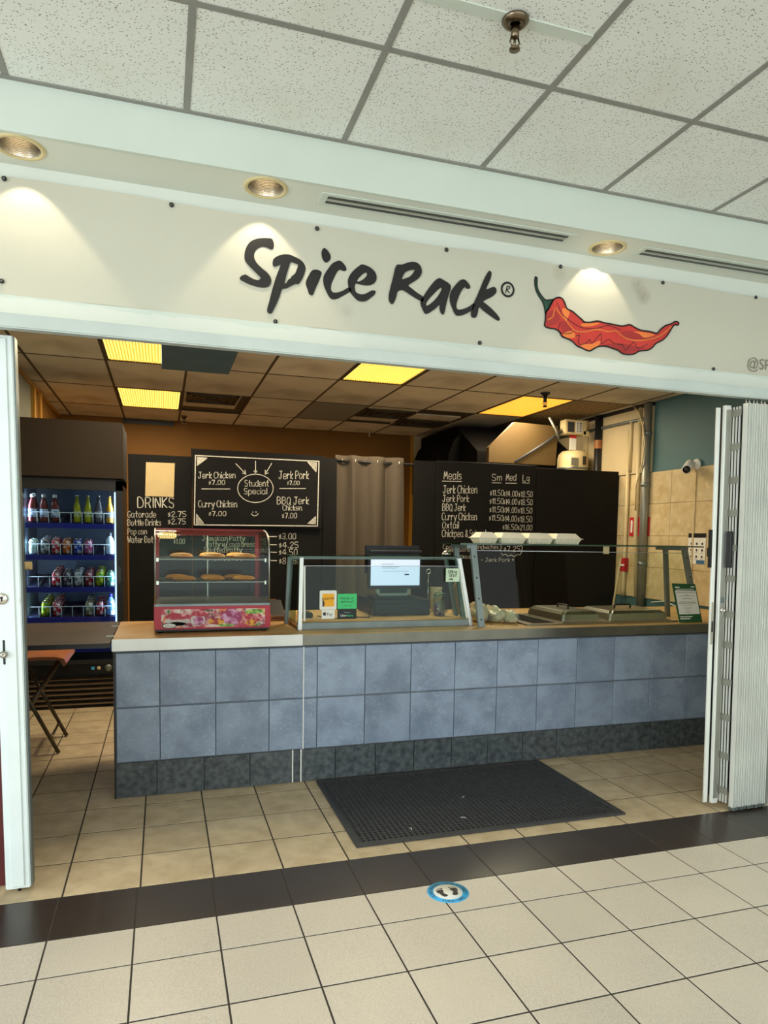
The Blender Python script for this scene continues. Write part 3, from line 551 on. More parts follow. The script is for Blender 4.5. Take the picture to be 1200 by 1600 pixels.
# ---- recessed downlights in the soffit
DL = ['recessed downlight at the left end of the soffit, lighting blank banner', 'recessed downlight above the first letters of the banner', 'recessed downlight above the red chili on the banner']
M_bulb = emitmat('lamp_glass', (255, 236, 200), 3.5)
for n, (x, y) in enumerate(LX):
    t = thing('recessed_downlight', DL[n], 'downlight', (x, y, 2.933), 'downlights in the soffit')
    rg = MB().lathe([(.0745, .001), (.0745, -.004), (.082, -.006), (.091, -.003), (.091, .001)], (x, y, 2.933), 40, caps=False); part('trim_ring', rg, M_cream, t)
    pr = []
    for q in range(21):
        h = .006*q; r = .0745-.0006*q; pr += [(r, h), (r-.003, h+.002), (r-.001, h+.0045)]
    part('baffle', MB().lathe(pr, (x, y, 2.932), 40, caps=False), M_baffle, t)
    part('can_top', MB().lathe([(.066, .128), (.0, .1281)], (x, y, 2.932), 24), M_baffle, t)
    part('bulb', MB().lathe([(.032, .127), (.050, .118), (.052, .113), (.045, .110), (.0, .109)], (x, y, 2.932), 24), M_bulb, t)
    sp = bpy.data.lights.new('downlight_lamp', 'SPOT'); sp.energy = 7.5; sp.spot_size = math.radians(78); sp.spot_blend = .3; sp.color = (1.0, .87, .64); sp.shadow_soft_size = .012
    so_ = bpy.data.objects.new('downlight_lamp', sp); C.objects.link(so_); so_.location = (x, y, 3.027)

# ---- slot diffusers
for n, (x0, x1, y, lab) in enumerate([(1.06, 2.28, .222, 'long black-slotted air diffuser between the middle and right downlights'), (2.66, 3.9, .225, 'long black-slotted air diffuser running off past the right downlight')]):
    t = thing('slot_diffuser', lab, 'air diffuser', ((x0+x1)/2, y, 2.933), 'slot diffusers in the soffit')
    part('flange', MB().box(x0, x1, y-.058, y+.052, 2.9290, 2.9338, .0015), M_white, t)
    for q in (-.026, .016): part('slot', MB().box(x0+.03, x1-.03, y+q-.009, y+q+.009, 2.9275, 2.9292), M_black_g, t)
    part('damper', MB().box(x0+.03, x1-.03, y-.012, y+.003, 2.9270, 2.9290), M_alu, t)
# ================================================================== the banner
bn = thing('banner', 'long white vinyl shop banner with black brush lettering and red chili', 'banner', (1.6, .345, 2.43))
NX, NZ = 150, 10; bx0, bx1 = -1.6, 5.4
def bwave(x, z): return .345 + .0014*math.sin(x*5.1+z*7) + .0012*math.sin(x*13.7-z*9) + .0008*math.sin(z*31+x*3)
vs = []; fs = []
for i in range(NX+1):
    for j in range(NZ+1):
        x = bx0+(bx1-bx0)*i/NX; z = 2.427+.004*math.sin(x*7)+(2.882-.0115*x*.8-2.427)*j/NZ
        vs.append((x, bwave(x, z), z))
for i in range(NX):
    for j in range(NZ): a = i*(NZ+1)+j; fs.append((a, a+NZ+1, a+NZ+2, a+1))
part('sheet', MB().add(vs, fs, True), M_banner, bn)
# grime with a shape of its own, right of the chili
for sx, sz, r, am, col in ((2.80, 2.77, .055, .55, (110, 90, 66)), (2.76, 2.815, .05, .4, (120, 100, 80)), (2.30, 2.82, .05, .35, (150, 130, 100)), (1.22, 2.52, .04, .25, (140, 125, 100))):
    nt = M_banner.node_tree; n = nt.nodes; L = nt.links; b = n['Principled BSDF']; src = b.inputs['Base Color'].links[0].from_socket
    tc = n.new('ShaderNodeTexCoord'); vm = n.new('ShaderNodeVectorMath'); vm.operation = 'DISTANCE'; L.new(tc.outputs['Object'], vm.inputs[0]); vm.inputs[1].default_value = (sx-1.6, 0, sz-2.43)
    nz = n.new('ShaderNodeTexNoise'); nz.inputs['Scale'].default_value = 45; L.new(tc.outputs['Object'], nz.inputs['Vector'])
    mr = n.new('ShaderNodeMapRange'); mr.inputs[1].default_value = r; mr.inputs[2].default_value = 0; mr.inputs[3].default_value = 0; mr.inputs[4].default_value = am*1.6
    L.new(vm.outputs['Value'], mr.inputs[0]); ml = n.new('ShaderNodeMath'); ml.operation = 'MULTIPLY'; ml.use_clamp = True; L.new(mr.outputs[0], ml.inputs[0]); L.new(nz.outputs['Fac'], ml.inputs[1])
    mx = n.new('ShaderNodeMixRGB'); L.new(ml.outputs[0], mx.inputs[0]); L.new(src, mx.inputs[1]); mx.inputs[2].default_value = lin(col); L.new(mx.outputs[0], b.inputs['Base Color'])
PY = .3405
for loops in OUT['letters']:
    part('letter', MB().poly([smooth2(pairs(l), 3, True) for l in loops], XZ(PY)), M_ink, bn)
rg = pairs(OUT['ring']); rc = rg[0]; ro = rg[1][0]-rc[0]; ri = rg[2][0]-rc[0]
part('registered_mark', MB().poly([circ(rc[0], rc[1], ro, n=28), circ(rc[0], rc[1], ri, n=28)], XZ(PY)).ribbon(pairs(OUT['rmark'][0]), .0045, XZ(PY-.0003)), M_ink, bn)
body = smooth2(pairs(OUT['body']), 3, True); stem = smooth2(pairs(OUT['stem']), 3, True)
part('chili_body', MB().poly([body], XZ(PY)), M_chili, bn); part('chili_stem', MB().poly([stem], XZ(PY-.0004)), M_stem, bn)
for l in OUT['dark']: part('chili_dark_patch', MB().poly([smooth2(pairs(l), 3, True)], XZ(PY-.0004)), M_chili_d, bn)
for l in OUT['orange']: part('chili_orange_patch', MB().poly([smooth2(pairs(l), 3, True)], XZ(PY-.0006)), M_chili_o, bn)
for l in OUT['oline']: part('chili_orange_line', MB().ribbon(smooth2(pairs(l), 3), .0065, XZ(PY-.0008)), M_chili_o, bn)
u = MB().ribbon(body, .0075, XZ(PY-.0010), True); part('chili_outline', u, M_ink, bn); part('stem_outline', MB().ribbon(stem, .006, XZ(PY-.0010), True), M_ink, bn)
for l in OUT['dline']: part('chili_crease_line', MB().ribbon(smooth2(pairs(l), 3), .0032, XZ(PY-.0010)), M_ink, bn)
part('handle_lettering', text_mb('@SP', XZ(PY), 3.492, 2.462, h=.058), M_grey_ink, bn)
for x, z in [(-.160, 2.867), (.461, 2.864), (1.076, 2.857), (1.693, 2.849), (2.303, 2.851), (2.912, 2.848), (3.524, 2.844), (-.177, 2.478), (.894, 2.437), (1.876, 2.441), (3.263, 2.436)]:
    s = part('screw', MB().lathe([(.0095, .0), (.0095, -.003), (.006, -.005), (.0, -.0048)], (x, .3405, z), 14, 'Y'), M_black, bn)
    part('screw_slot', MB().lathe([(.004, -.0055), (.0, -.006)], (x, .3405, z), 8, 'Y'), M_steel_d, s)

# ================================================================== the counter
ct = thing('counter', 'long tiled service counter with oak top, blue-grey tiles and dark skirting', 'counter', (2.5, 1.7, 0))
core = MB().box(.158, 4.945, 1.333, 2.05, 0, .84); part('core', core, M_grout_w, ct)
part('end_panel', MB().box(.150, .160, 1.325, 2.08, .0, .84), M_black, ct)
CE = [.163, .3965, .7065, 1.0165, 1.2245, 1.3085]+[1.3085+.3025*i for i in range(1, 13)]
CM = {}
def wtile(w, h, m):
    k = (round(w, 3), round(h, 3), m.name)
    if k not in CM: CM[k] = tile_mesh('tile_face', w-.004, h-.004, .012, m, .002)
    return CM[k]
for (z0, z1) in ((.522, .832), (.207, .517)):
    for i in range(len(CE)-1):
        if CE[i+1] > 4.95: continue
        inst('tile', wtile(CE[i+1]-CE[i], z1-z0, M_ctile), ct, ((CE[i]+CE[i+1])/2, 1.3205, (z0+z1)/2), (PI/2, 0, 0))
DE = [.158, .378, .641, .905, 1.160, 1.211, 1.426]+[1.426+.2595*i for i in range(1, 15)]
for i in range(len(DE)-1):
    if DE[i+1] > 4.95: continue
    inst('skirting_tile', wtile(DE[i+1]-DE[i], .200, M_dtile), ct, ((DE[i]+DE[i+1])/2, 1.3195, .104), (PI/2, 0, 0))
part('caulk_line', MB().box(1.221, 1.227, 1.3185, 1.325, .205, .84).box(1.208, 1.215, 1.3175, 1.325, .005, .205).box(1.157, 1.164, 1.3175, 1.325, .005, .205), M_caulk, ct, label='white caulk line down the tile joint')
part('edge_cap', MB().box(.158, 4.945, 1.318, 1.335, .836, .846), M_dkgrey, ct)
top = MB().box(.148, 1.2135, 1.302, 2.12, .872, .912, .003); part('worktop', top, M_wood, ct)
part('worktop', MB().box(1.2155, 4.945, 1.302, 2.42, .872, .912, .003), M_wood, ct)
part('edge_band', MB().box(.146, 1.2135, 1.296, 1.3025, .846, .9125).box(.146, 1.2135, 1.3025, 1.34, .846, .872), M_alu, ct, label='bright aluminium edge strip')
part('edge_band', MB().box(1.2155, 4.945, 1.296, 1.3025, .846, .9085).box(1.2155, 4.945, 1.3025, 1.34, .846, .872), mat('dim_reflection_edge', (128, 126, 114), .3, .8, var=.2), ct)  # right-hand edge metal darkened, its dim reflection is put into the colour
# flap between the counter and the left wall
fp = thing('counter_flap', 'dark brown laminate flap shelf bridging the gap left of the counter', 'counter flap', (-.3, 1.8, .88))
part('board', MB().box(-.72, .138, 1.275, 2.26, .872, .896, .003), M_flap, fp); part('edge_strip', MB().box(-.72, .138, 1.270, 1.2755, .870, .897), M_black, fp)
part('hinge', MB().box(.10, .147, 1.5, 1.58, .896, .899), M_steel_d, fp); part('hinge', MB().box(.10, .147, 1.95, 2.03, .896, .899), M_steel_d, fp)
part('wall_cleat', MB().box(-.719, -.69, 1.3, 2.24, .83, .872), M_brown, fp)

# ================================================================== floor mat, floor sticker
mt = thing('floor_mat', 'black perforated rubber floor mat in front of the counter', 'mat', (2.07, .83, 0))
X0, X1, Y0, Y1 = 1.300, 2.835, .358, 1.300
bd = MB()
for (a, b, c, d) in ((X0, X1, Y0, Y0+.035), (X0, X1, Y1-.035, Y1), (X0, X0+.035, Y0+.035, Y1-.035), (X1-.035, X1, Y0+.035, Y1-.035)): bd.box(a, b, c, d, .0, .012, .003)
part('border', bd, M_rubber, mt)
gr = MB(); nx, ny = 52, 32; cw = (X1-X0-.07)/nx; ch = (Y1-Y0-.07)/ny
for i in range(nx):
    for j in range(ny):
        cx = X0+.035+cw*(i+.5); cy = Y0+.035+ch*(j+.5); k = 8; vs = []; fs = []
        for q in range(k):
            a = 2*PI*q/k+PI/8; vs.append((cx+cw*.40*math.cos(a), cy+ch*.40*math.sin(a), .0105))
        for q in range(k):
            a = 2*PI*q/k+PI/8; vs.append((cx+cw*.40*math.cos(a), cy+ch*.40*math.sin(a), .002))
        sq = []
        for q in range(k):
            a = 2*PI*q/k+PI/8; ux, uy = math.cos(a), math.sin(a); s = .5/max(abs(ux), abs(uy)); vs.append((cx+cw*s*ux, cy+ch*s*uy, .0105))
        for q in range(k): fs += [(q, (q+1) % k, k+(q+1) % k, k+q), (2*k+q, 2*k+(q+1) % k, (q+1) % k, q)]
        for q in (0, 2, 4, 6):
            co = (cx+cw*.5*(1 if q in (0, 6) else -1), cy+ch*.5*(1 if q in (0, 2) else -1), .0105); vs.append(co); fs.append((2*k+q, len(vs)-1, 2*k+(q+1) % k))
        gr.add(vs, fs)
part('rubber_mesh', gr, M_rubber, mt, kind='stuff'); part('backing', MB().box(X0+.03, X1-.03, Y0+.03, Y1-.03, .0005, .002), M_black, mt)
for k, (lx, ly, a) in enumerate([(2.05, .80, .3), (1.62, .46, 1.2), (1.95, .52, 2.0)]):
    solo('paper_scrap', MB().tube([(lx, ly, .0125), (lx+.012*math.cos(a), ly+.012*math.sin(a), .015), (lx+.03*math.cos(a+.4), ly+.03*math.sin(a+.4), .0125)], .002, 5), M_wpaper,
         ['tiny white scrap near the middle of the black mat', 'thin white curled scrap near the front edge of the mat', 'tiny pale scrap in the front half of the mat'][k], 'litter', (lx, ly, .0125))
sk = thing('floor_sticker', 'round blue and white footprints sticker on the beige floor tiles', 'sticker', (1.565, -.148, 0))
scx, scy, sr = 1.565, -.148, .089
part('disc', MB().lathe([(sr, .0003), (sr, .001), (0, .001)], (scx, scy, 0), 48), M_skyblue, sk)
part('inner_disc', MB().lathe([(sr*.70, .0011), (sr*.70, .0014), (0, .0014)], (scx, scy, 0), 40), M_wpaper, sk)
def ring_text(s, a0, a1, r, h, z, out=True):
    mb = MB(); n = len(s)
    for k, ch in enumerate(s):
        if ch == ' ': continue
        a = math.radians(a0+(a1-a0)*k/(n-1)); dirx, diry = math.cos(a), math.sin(a)
        if out: to = lambda u, v, dx=dirx, dy=diry: (scx+dx*(r+v)+dy*u, scy+dy*(r+v)-dx*u, z)
        else: to = lambda u, v, dx=dirx, dy=diry: (scx+dx*(r-v)-dy*u, scy+dy*(r-v)+dx*u, z)
        text_mb(ch, to, 0, 0, h=h, align='CENTER', mb=mb)
    return mb
part('ring_lettering', ring_text('PLEASE MAINTAIN SOCIAL DISTANCE', 196, -16, sr*.745, .0150, .0014).add([], []), M_ink, sk)
part('ring_lettering', ring_text('STAND HERE', 232, 308, sr*.925, .0150, .0014, False), M_ink, sk)
part('ring_dot', MB().lathe([(.0028, .0013), (0, .0014)], (scx-.072*.92, scy-.033*1.05, 0), 8).lathe([(.0028, .0013), (0, .0014)], (scx+.072*.92, scy-.033*1.05, 0), 8), M_ink, sk)
def foot(mir):
    P = smooth2([(-.018, .026), (-.002, .032), (.012, .030), (.016, .020), (.010, .004), (.010, -.008), (.020, -.022), (.020, -.032), (.008, -.038), (-.004, -.034), (-.010, -.020), (-.014, -.004), (-.022, .010)], 3, True)
    mb = MB(); fx = -.029 if not mir else .029; sg = 1 if not mir else -1; to = lambda a, b: (scx+fx+sg*a*.86, scy+b*.86-.002, .0018)
    mb.poly([P], to)
    for q, (a, b, r) in enumerate([(.013, .040, .0055), (.002, .042, .0038), (-.007, .040, .0034), (-.014, .036, .003), (-.020, .030, .0027)]): mb.poly([circ(a, b, r, n=10)], to)
    return mb
part('footprint', foot(False), M_ink, sk); part('footprint', foot(True), M_ink, sk)

# ================================================================== gates
gp = thing('gate_post', 'white painted lock post of a folding gate at the left of the opening', 'gate post', (-.165, .35, 0))
part('body', MB().box(-.212, -.118, .335, .40, .018, 2.272, .004), M_post, gp)
part('stile', MB().box(-.188, -.140, .328, .336, .03, 2.26, .002), M_post, gp)
part('edge_channel', MB().box(-.118, -.112, .345, .40, .018, 2.27), M_steel_d, gp)
part('keyhole_plate', MB().lathe([(.024, 0), (.024, -.003), (.018, -.007), (0, -.007)], (-.186, .328, 1.232), 24, 'Y'), M_chrome, gp)
part('keyhole', MB().box(-.189, -.183, .3195, .3212, 1.222, 1.234).lathe([(.006, -.0075), (0, -.0082)], (-.186, .328, 1.236), 12, 'Y'), M_black, gp)
part('bolt_slot', MB().box(-.189, -.181, .3265, .3285, .965, 1.065, .002), M_black, gp); part('bolt_knob', MB().lathe([(.013, 0), (.015, -.012), (.010, -.02), (.004, -.02), (0, -.016)], (-.185, .328, 1.007), 18, 'Y'), M_steel, gp)
part('foot_pin', MB().lathe([(.007, 0), (.007, .03)], (-.165, .36, .0), 10), M_black, gp)
gp.rotation_euler = (0, -.011, 0)          # the post leans a little
solo('wall_box', MB().box(-.30, -.186, .385, .42, 1.505, 1.665, .006), M_black, 'black box fixed to the wall left of the white gate post', 'box', (-.24, .40, 1.505))

fg = thing('folding_gate', 'pale metal folding security gate pushed together at the right of the opening', 'gate', (3.45, .30, 0))
lp = part('lead_post', MB().box(3.306, 3.331, .345, .358, .02, 2.235, .002).box(3.337, 3.377, .318, .341, .02, 2.245, .003), M_gate, fg)
part('post_gap', MB().box(3.329, 3.339, .348, .362, .02, 2.235), M_black, lp)
part('post_face', MB().box(3.342, 3.373, .3165, .3185, .05, 2.22), M_alu, lp)
part('strike_plate', MB().box(3.308, 3.329, .342, .3455, .93, 1.165, .0015), M_steel, lp); part('strike_hole', MB().box(3.314, 3.324, .3405, .3425, 1.00, 1.06), M_black, lp)
part('lock_cylinder', MB().lathe([(.016, 0), (.015, -.012), (.007, -.013), (.006, -.009), (0, -.009)], (3.358, .3165, 1.125), 20, 'Y'), M_chrome, lp)
part('lock_label', MB().box(3.346, 3.371, .3150, .3168, 1.165, 1.195), M_steel_d, lp)
part('pull_handle', MB().box(3.372, 3.390, .285, .319, 1.36, 1.56, .003), M_black, fg); part('latch_bar', MB().box(3.298, 3.307, .348, .37, 1.36, 1.57), M_black, fg)
part('dark_backing', MB().box(3.40, 3.64, .40, .42, .03, 2.24), M_black, fg)  # black sheet standing for the shade on the bars behind the pickets
LK = [.10, .30, .52, .72, .93, 1.10, 1.30, 1.47, 1.66, 1.84, 2.02, 2.20]
PX = [(3.391, .336), (3.394, .318), (3.397, .300), (3.400, .282)]+[(3.407+.0262*i, .245+.004*(i % 2)) for i in range(9)]
for q, (x, y) in enumerate(PX):
    w, d = (.0035, .0035) if q < 4 else (.0088, .016)
    pk = MB()
    if q < 4: pk.box(x-w, x+w, y-d, y+d, .03, 2.235)
    else:
        pk.box(x-w, x+w, y+d-.003, y+d, .012, 2.245); pk.box(x-w, x-w+.003, y-d, y+d, .012, 2.245); pk.box(x+w-.003, x+w, y-d, y+d, .012, 2.245)   # U channel open to the mall
    o = part('picket', pk, M_gate, fg)
    if q >= 4:
        part('hanger', MB().tube([(x, y+.005, 2.24), (x, y+.005, 2.271)], .0035, 6), M_alu, o)
        part('foot', MB().box(x-w-.001, x+w+.001, y-d-.001, y+d+.001, .003, .02), M_steel_d, o)
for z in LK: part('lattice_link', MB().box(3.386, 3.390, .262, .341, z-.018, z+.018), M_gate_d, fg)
for z in (.42, 1.02, 1.72):
    rv = MB()
    for (x, y) in PX[4:]: rv.lathe([(.0035, 0), (.003, -.003), (0, -.0035)], (x, y+.009, z), 8, 'Y')
    part('rivet_row', rv, M_dkgrey, fg)
fg.location = (3.45+.042, .30, .004); fg.rotation_euler = (0, -.019, 0)   # the pushed-back stack leans on the wall
# ================================================================== chalkboards and the partition line
def dents(board, m=M_chalk): pass
db = thing('chalkboard', 'tall black drinks chalkboard with blank paper taped on, beside the cooler', 'chalkboard', (.40, 3.5, 0))
part('panel', MB().box(.146, .662, 3.492, 3.53, .0, 2.16, .003), M_board, db)
for it in DRINKS_T: part('chalk_word', hand_mb([it], XZ(3.4905), .0085 if it[0] == "DRINKS" else .0062), M_chalk, db)
P = DRINKS_P[0]; solo('paper_sheet', MB().prism(P, XZ(3.4885), XZ(3.4905)), M_paper, 'blank cream paper sheet taped at the top of the drinks chalkboard', 'paper', (P[0][0], 3.489, P[2][1]))
pb = thing('chalkboard', 'long black chalkboard with patty prices, behind the special board', 'chalkboard', (1.3, 3.5, 0))
part('panel', MB().box(.666, 1.810, 3.492, 3.53, 0, 2.20, .003), M_board, pb); part('panel', MB().box(1.814, 1.945, 3.490, 3.53, 0, 2.21, .003), M_board, pb)
for it in PATTY_T: part('chalk_word', hand_mb([it], XZ(3.4885), .006), M_chalk, pb)
for p in PATTY_P: part('chalk_dash', MB().ribbon(p, .008, XZ(3.4905)), M_chalk, pb)
sb = thing('chalkboard', 'black chalkboard of student specials with a white drawn frame', 'chalkboard', (1.23, 3.47, 1.58))
bp_ = SPECIAL_P[-1]; part('panel', MB().prism([(.655, 2.225), (1.812, 2.218), (1.800, 1.565), (.672, 1.575)], XZ(3.452), XZ(3.490)), M_board, sb)
for it in SPECIAL_T: part('chalk_word', hand_mb([it], XZ(3.4505), .0062), M_chalk, sb)
part('chalk_frame', MB().ribbon(SPECIAL_P[0], .0085, XZ(3.4505)), M_chalk, sb)
for p in SPECIAL_P[1:13]: part('chalk_stroke', MB().ribbon(p, .0065, XZ(3.4505)), M_chalk, sb)
for tri in SPECIAL_P[13:17]:
    u = MB(); a, b, c = [Vector(p) for p in tri[:3]]; u.ribbon([a, b, c, a], .004, XZ(3.4505))
    for k in range(1, 14): t = k/14; u.ribbon([tuple(a+(b-a)*t), tuple(a+(c-a)*t)], .0034, XZ(3.4504))
    part('chalk_corner', u, M_chalk, sb)
mb_ = thing('chalkboard', 'black meals chalkboard listing three sizes, right of the curtain', 'chalkboard', (3.46, 3.5, 0))
part('panel', MB().box(2.925, 4.003, 3.492, 3.53, 0, 2.235, .003), M_board, mb_)
for it in MEALS_T: part('chalk_word', hand_mb([it], XZ(3.4905), .0058 if it[5] > .045 else .0042), M_chalk, mb_)
for p in MEALS_P: part('chalk_stroke', MB().ribbon(p, .006, XZ(3.4905)), M_chalk, mb_)
kb = solo('partition_panel', MB().box(4.010, 4.985, 3.497, 3.535, 0, 2.215, .003), M_board, 'large blank black panel between the meals chalkboard and tiled wall', 'panel', (4.5, 3.5, 0))
np_ = solo('partition_panel', MB().box(2.70, 2.922, 3.495, 3.53, 0, 2.225, .003), M_board, 'narrow blank black panel between curtain opening and meals chalkboard', 'panel', (2.8, 3.5, 0))
# curtain on its rod
rd = thing('curtain_rod', 'black curtain rod across the kitchen doorway', 'curtain rod', (2.4, 3.545, 2.19))
part('rod', MB().tube([(1.93, 3.545, 2.19), (2.95, 3.545, 2.19)], .012, 10), M_black, rd); part('finial', MB().lathe([(.012, 0), (.02, .01), (.02, .025), (0, .035)], (2.95, 3.545, 2.19), 12, 'X'), M_black, rd)
cu = thing('curtain', 'taupe grommet curtain hanging in the kitchen doorway', 'curtain', (2.28, 3.54, .25))
vs = []; fs = []; n = 120; zs = [.25, .9, 1.5, 1.9, 2.1, 2.19, 2.245]
def cy(x, z): return 3.545+.030*math.sin((x-1.96)*2*PI/.215)*(1 if z > 1.5 else 1.15)+.006*math.sin(x*47)
for i in range(n+1):
    for z in zs: x = 1.95+.66*i/n; vs.append((x+(.012*math.sin(z*2+i*.2)), cy(x, z), z))
for i in range(n):
    for j in range(len(zs)-1): a = i*len(zs)+j; fs.append((a, a+len(zs), a+len(zs)+1, a+1))
cf = part('fabric', MB().add(vs, fs, True), M_curtain, cu)
sol = cf.modifiers.new('thick', 'SOLIDIFY'); sol.thickness = .003
for x in (2.015, 2.12, 2.225, 2.335, 2.44, 2.55):
    y = cy(x, 2.19); part('grommet', MB().tube([(x+.004*math.sin(2*PI*k/16), y+.0+.020*math.cos(2*PI*k/16)*.6, 2.19+.022*math.sin(2*PI*k/16)) for k in range(17)], .004, 6, False), M_chrome, cu)

# ================================================================== kitchen behind
hood = solo('extractor_hood', MB().prism([(4.25, 2.02), (4.25, 2.45), (4.85, 2.80), (6.0, 2.80), (6.0, 2.02)], YZ(3.70), YZ(4.92)), M_kitchen, 'large dark extractor hood above the kitchen behind the meals board', 'extractor hood', (4.3, 5.0, 2.02))
solo('hood_duct', MB().prism([(3.70, 2.30), (3.70, 2.455), (3.99, 2.735), (4.52, 2.722), (4.50, 2.30)], XZ(4.56 - .60), XZ(4.60 - .58)), M_duct, 'slanted dull galvanised panel showing above the meals chalkboard', 'duct panel', (4.2, 4.0, 2.3))
solo('kitchen_shelf', MB().prism([(3.55, 2.05), (3.55, 2.45), (3.62, 2.62), (3.70, 2.70), (3.70, 2.05)], XZ(4.7), XZ(5.9)), M_kitchen, 'dark kitchen unit end behind the curtain rod', 'kitchen unit', (3.62, 5.2, 2.05))
solo('brace_tube', MB().tube([(3.99, 3.93, 2.31), (4.30, 3.93, 2.50), (4.55, 3.93, 2.665)], .014, 8), M_dkgrey, 'dark diagonal tube in front of the slanted duct panel', 'tube', (4.3, 3.94, 2.31))
solo('brace_tube', MB().tube([(4.37, 3.9, 2.80), (4.46, 3.9, 2.66), (4.50, 3.92, 2.58)], .013, 8), M_conduit, 'short grey slanted tube above the fire suppression tank', 'tube', (4.43, 3.9, 2.58))
tk = thing('suppression_tank', 'cream fire suppression tank standing above the blank black panel', 'tank', (4.74, 4.0, 2.2))
part('body', MB().lathe([(.0, 2.15), (.165, 2.15), (.168, 2.17), (.168, 2.38), (.155, 2.43), (.12, 2.465), (.05, 2.475), (0, 2.475)], (4.74, 4.0, 0), 28), M_cream, tk)
part('band', MB().lathe([(.170, 2.265), (.174, 2.267), (.174, 2.283), (.170, 2.285)], (4.74, 4.0, 0), 28), M_steel_d, tk)
part('label_plate', MB().box(4.62, 4.70, 3.830, 3.845, 2.30, 2.38), M_conduit, tk); part('gauge_slot', MB().box(4.76, 4.775, 3.829, 3.85, 2.31, 2.40).box(4.785, 4.80, 3.835, 3.86, 2.31, 2.40), M_black, tk)
part('valve_tag', MB().box(4.655, 4.73, 3.93, 3.945, 2.475, 2.60), M_wpaper, tk, label='white tag'); part('red_tag', MB().box(4.655, 4.73, 3.928, 3.946, 2.60, 2.635), M_redsign, tk)
part('neck', MB().lathe([(.03, 2.47), (.022, 2.52), (.022, 2.63)], (4.74, 4.0, 0), 14), M_steel_d, tk)
ob = thing('control_box', 'cream control box with a printed panel above the fire suppression tank', 'control box', (4.71, 3.95, 2.63))
part('case', MB().box(4.575, 4.835, 3.90, 4.02, 2.635, 2.795, .006), M_cream, ob); part('window', MB().box(4.60, 4.68, 3.896, 3.902, 2.66, 2.77), M_dkgrey, ob)
part('print_panel', MB().box(4.70, 4.78, 3.897, 3.902, 2.655, 2.775), M_wpaper, ob); u = MB()
for k in range(6): u.box(4.71, 4.73, 3.895, 3.8975, 2.665+.018*k, 2.672+.018*k); u.box(4.745, 4.77, 3.895, 3.8975, 2.665+.018*k, 2.674+.018*k)
part('print_mark', u, M_ink, ob); part('mount_lug', MB().box(4.80, 4.87, 3.90, 3.915, 2.625, 2.68), M_cream, ob)
# pipes and conduit on the right wall
def pipe(name, pts, r, m, label, cat='pipe', n=10): return solo(name, MB().tube(pts, r, n), m, label, cat, pts[0])
pp = thing('pipe', 'black pipe with tan band dropping beside the cream wall panel', 'pipe', (4.95, 3.84, 2.2)); part('tube', MB().tube([(4.95, 3.84, 2.84), (4.95, 3.84, .95)], .042, 14), M_black, pp); part('band', MB().lathe([(.044, 2.49), (.044, 2.58)], (4.95, 3.84, 0), 14, caps=False), M_woodbox, pp)
pipe('pipe', [(4.968, 3.33, 2.62), (4.968, 3.33, 1.0), (4.968, 3.33, .93)], .020, M_pipe, 'thin cream pipe running down the tiled wall nearest the black panel')
pipe('pipe', [(4.968, 3.17, 2.82), (4.968, 3.17, 1.6), (4.968, 3.12, .93)], .022, M_pipe, 'cream pipe running full height just left of the grey conduit')
cd = thing('conduit', 'thick grey conduit running full height at the wall corner', 'conduit', (4.955, 3.03, .9)); part('tube', MB().tube([(4.955, 3.035, 2.84), (4.955, 3.035, .80)], .040, 16), M_conduit, cd)
for z in (1.27, 2.05, 2.55): part('coupling', MB().lathe([(.044, z-.02), (.046, z), (.044, z+.02)], (4.955, 3.035, 0), 16), M_steel_d, cd)
pipe('pipe', [(4.962, 3.02, 2.70), (4.962, 3.4, 2.705), (4.962, 4.2, 2.71), (4.962, 5.2, 2.72)], .016, M_steel_d, 'horizontal grey pipe under the ceiling along the right wall')
pipe('pipe', [(4.965, 3.30, 2.70), (4.965, 3.30, 2.62), (4.965, 3.30, 2.20)], .018, M_pipe, 'short cream pipe against the beige panel below the horizontal pipe')
pipe('cable', [(4.93, 3.22, 2.83), (4.91, 3.12, 2.76), (4.90, 3.04, 2.62), (4.90, 3.0, 2.45), (4.90, 3.03, 2.25), (4.91, 3.12, 2.05), (4.93, 3.14, 1.8)], .008, M_cream, 'pale cable curving down in front of the grey conduit', 'cable', 8)
# things on the right wall
fs_ = thing('fire_sign', 'red fire sign behind the pipes on the tiled wall', 'sign', (4.985, 3.14, 1.54)); part('plate', MB().box(4.980, 4.987, 2.985, 3.29, 1.545, 1.735), M_redsign, fs_)
part('pictogram', MB().poly([[(3.24, 1.58), (3.27, 1.58), (3.27, 1.70), (3.25, 1.71), (3.24, 1.69)]], YZ(4.979)).poly([[(3.05, 1.57), (3.13, 1.57), (3.13, 1.60), (3.05, 1.60)]], YZ(4.979)).poly([[(3.06, 1.63), (3.12, 1.63), (3.09, 1.70)]], YZ(4.979)), M_wpaper, fs_)
ps = thing('pull_station', 'small red fire pull station low on the tiled wall', 'alarm', (4.96, 3.33, 1.17)); part('box', MB().box(4.945, 4.988, 3.29, 3.38, 1.18, 1.32, .004), M_redsign, ps); part('pull_bar', MB().box(4.938, 4.946, 3.30, 3.37, 1.235, 1.255), M_wpaper, ps)
pipe('broom_handle', [(4.80, 3.40, .012), (4.885, 3.38, .8), (4.945, 3.36, 1.32)], .011, M_pipe, 'pale broom handle leaning on the wall below the red pull station', 'broom')
cm = thing('security_camera', 'white bullet security camera on the wall below the teal paint', 'camera', (4.98, 2.40, 2.15))
part('base', MB().lathe([(.05, 0), (.05, -.015), (.025, -.03)], (4.99, 2.38, 2.19), 18, 'X'), M_wpaper, cm); part('arm', MB().tube([(4.965, 2.38, 2.19), (4.92, 2.39, 2.185)], .016, 10), M_wpaper, cm)
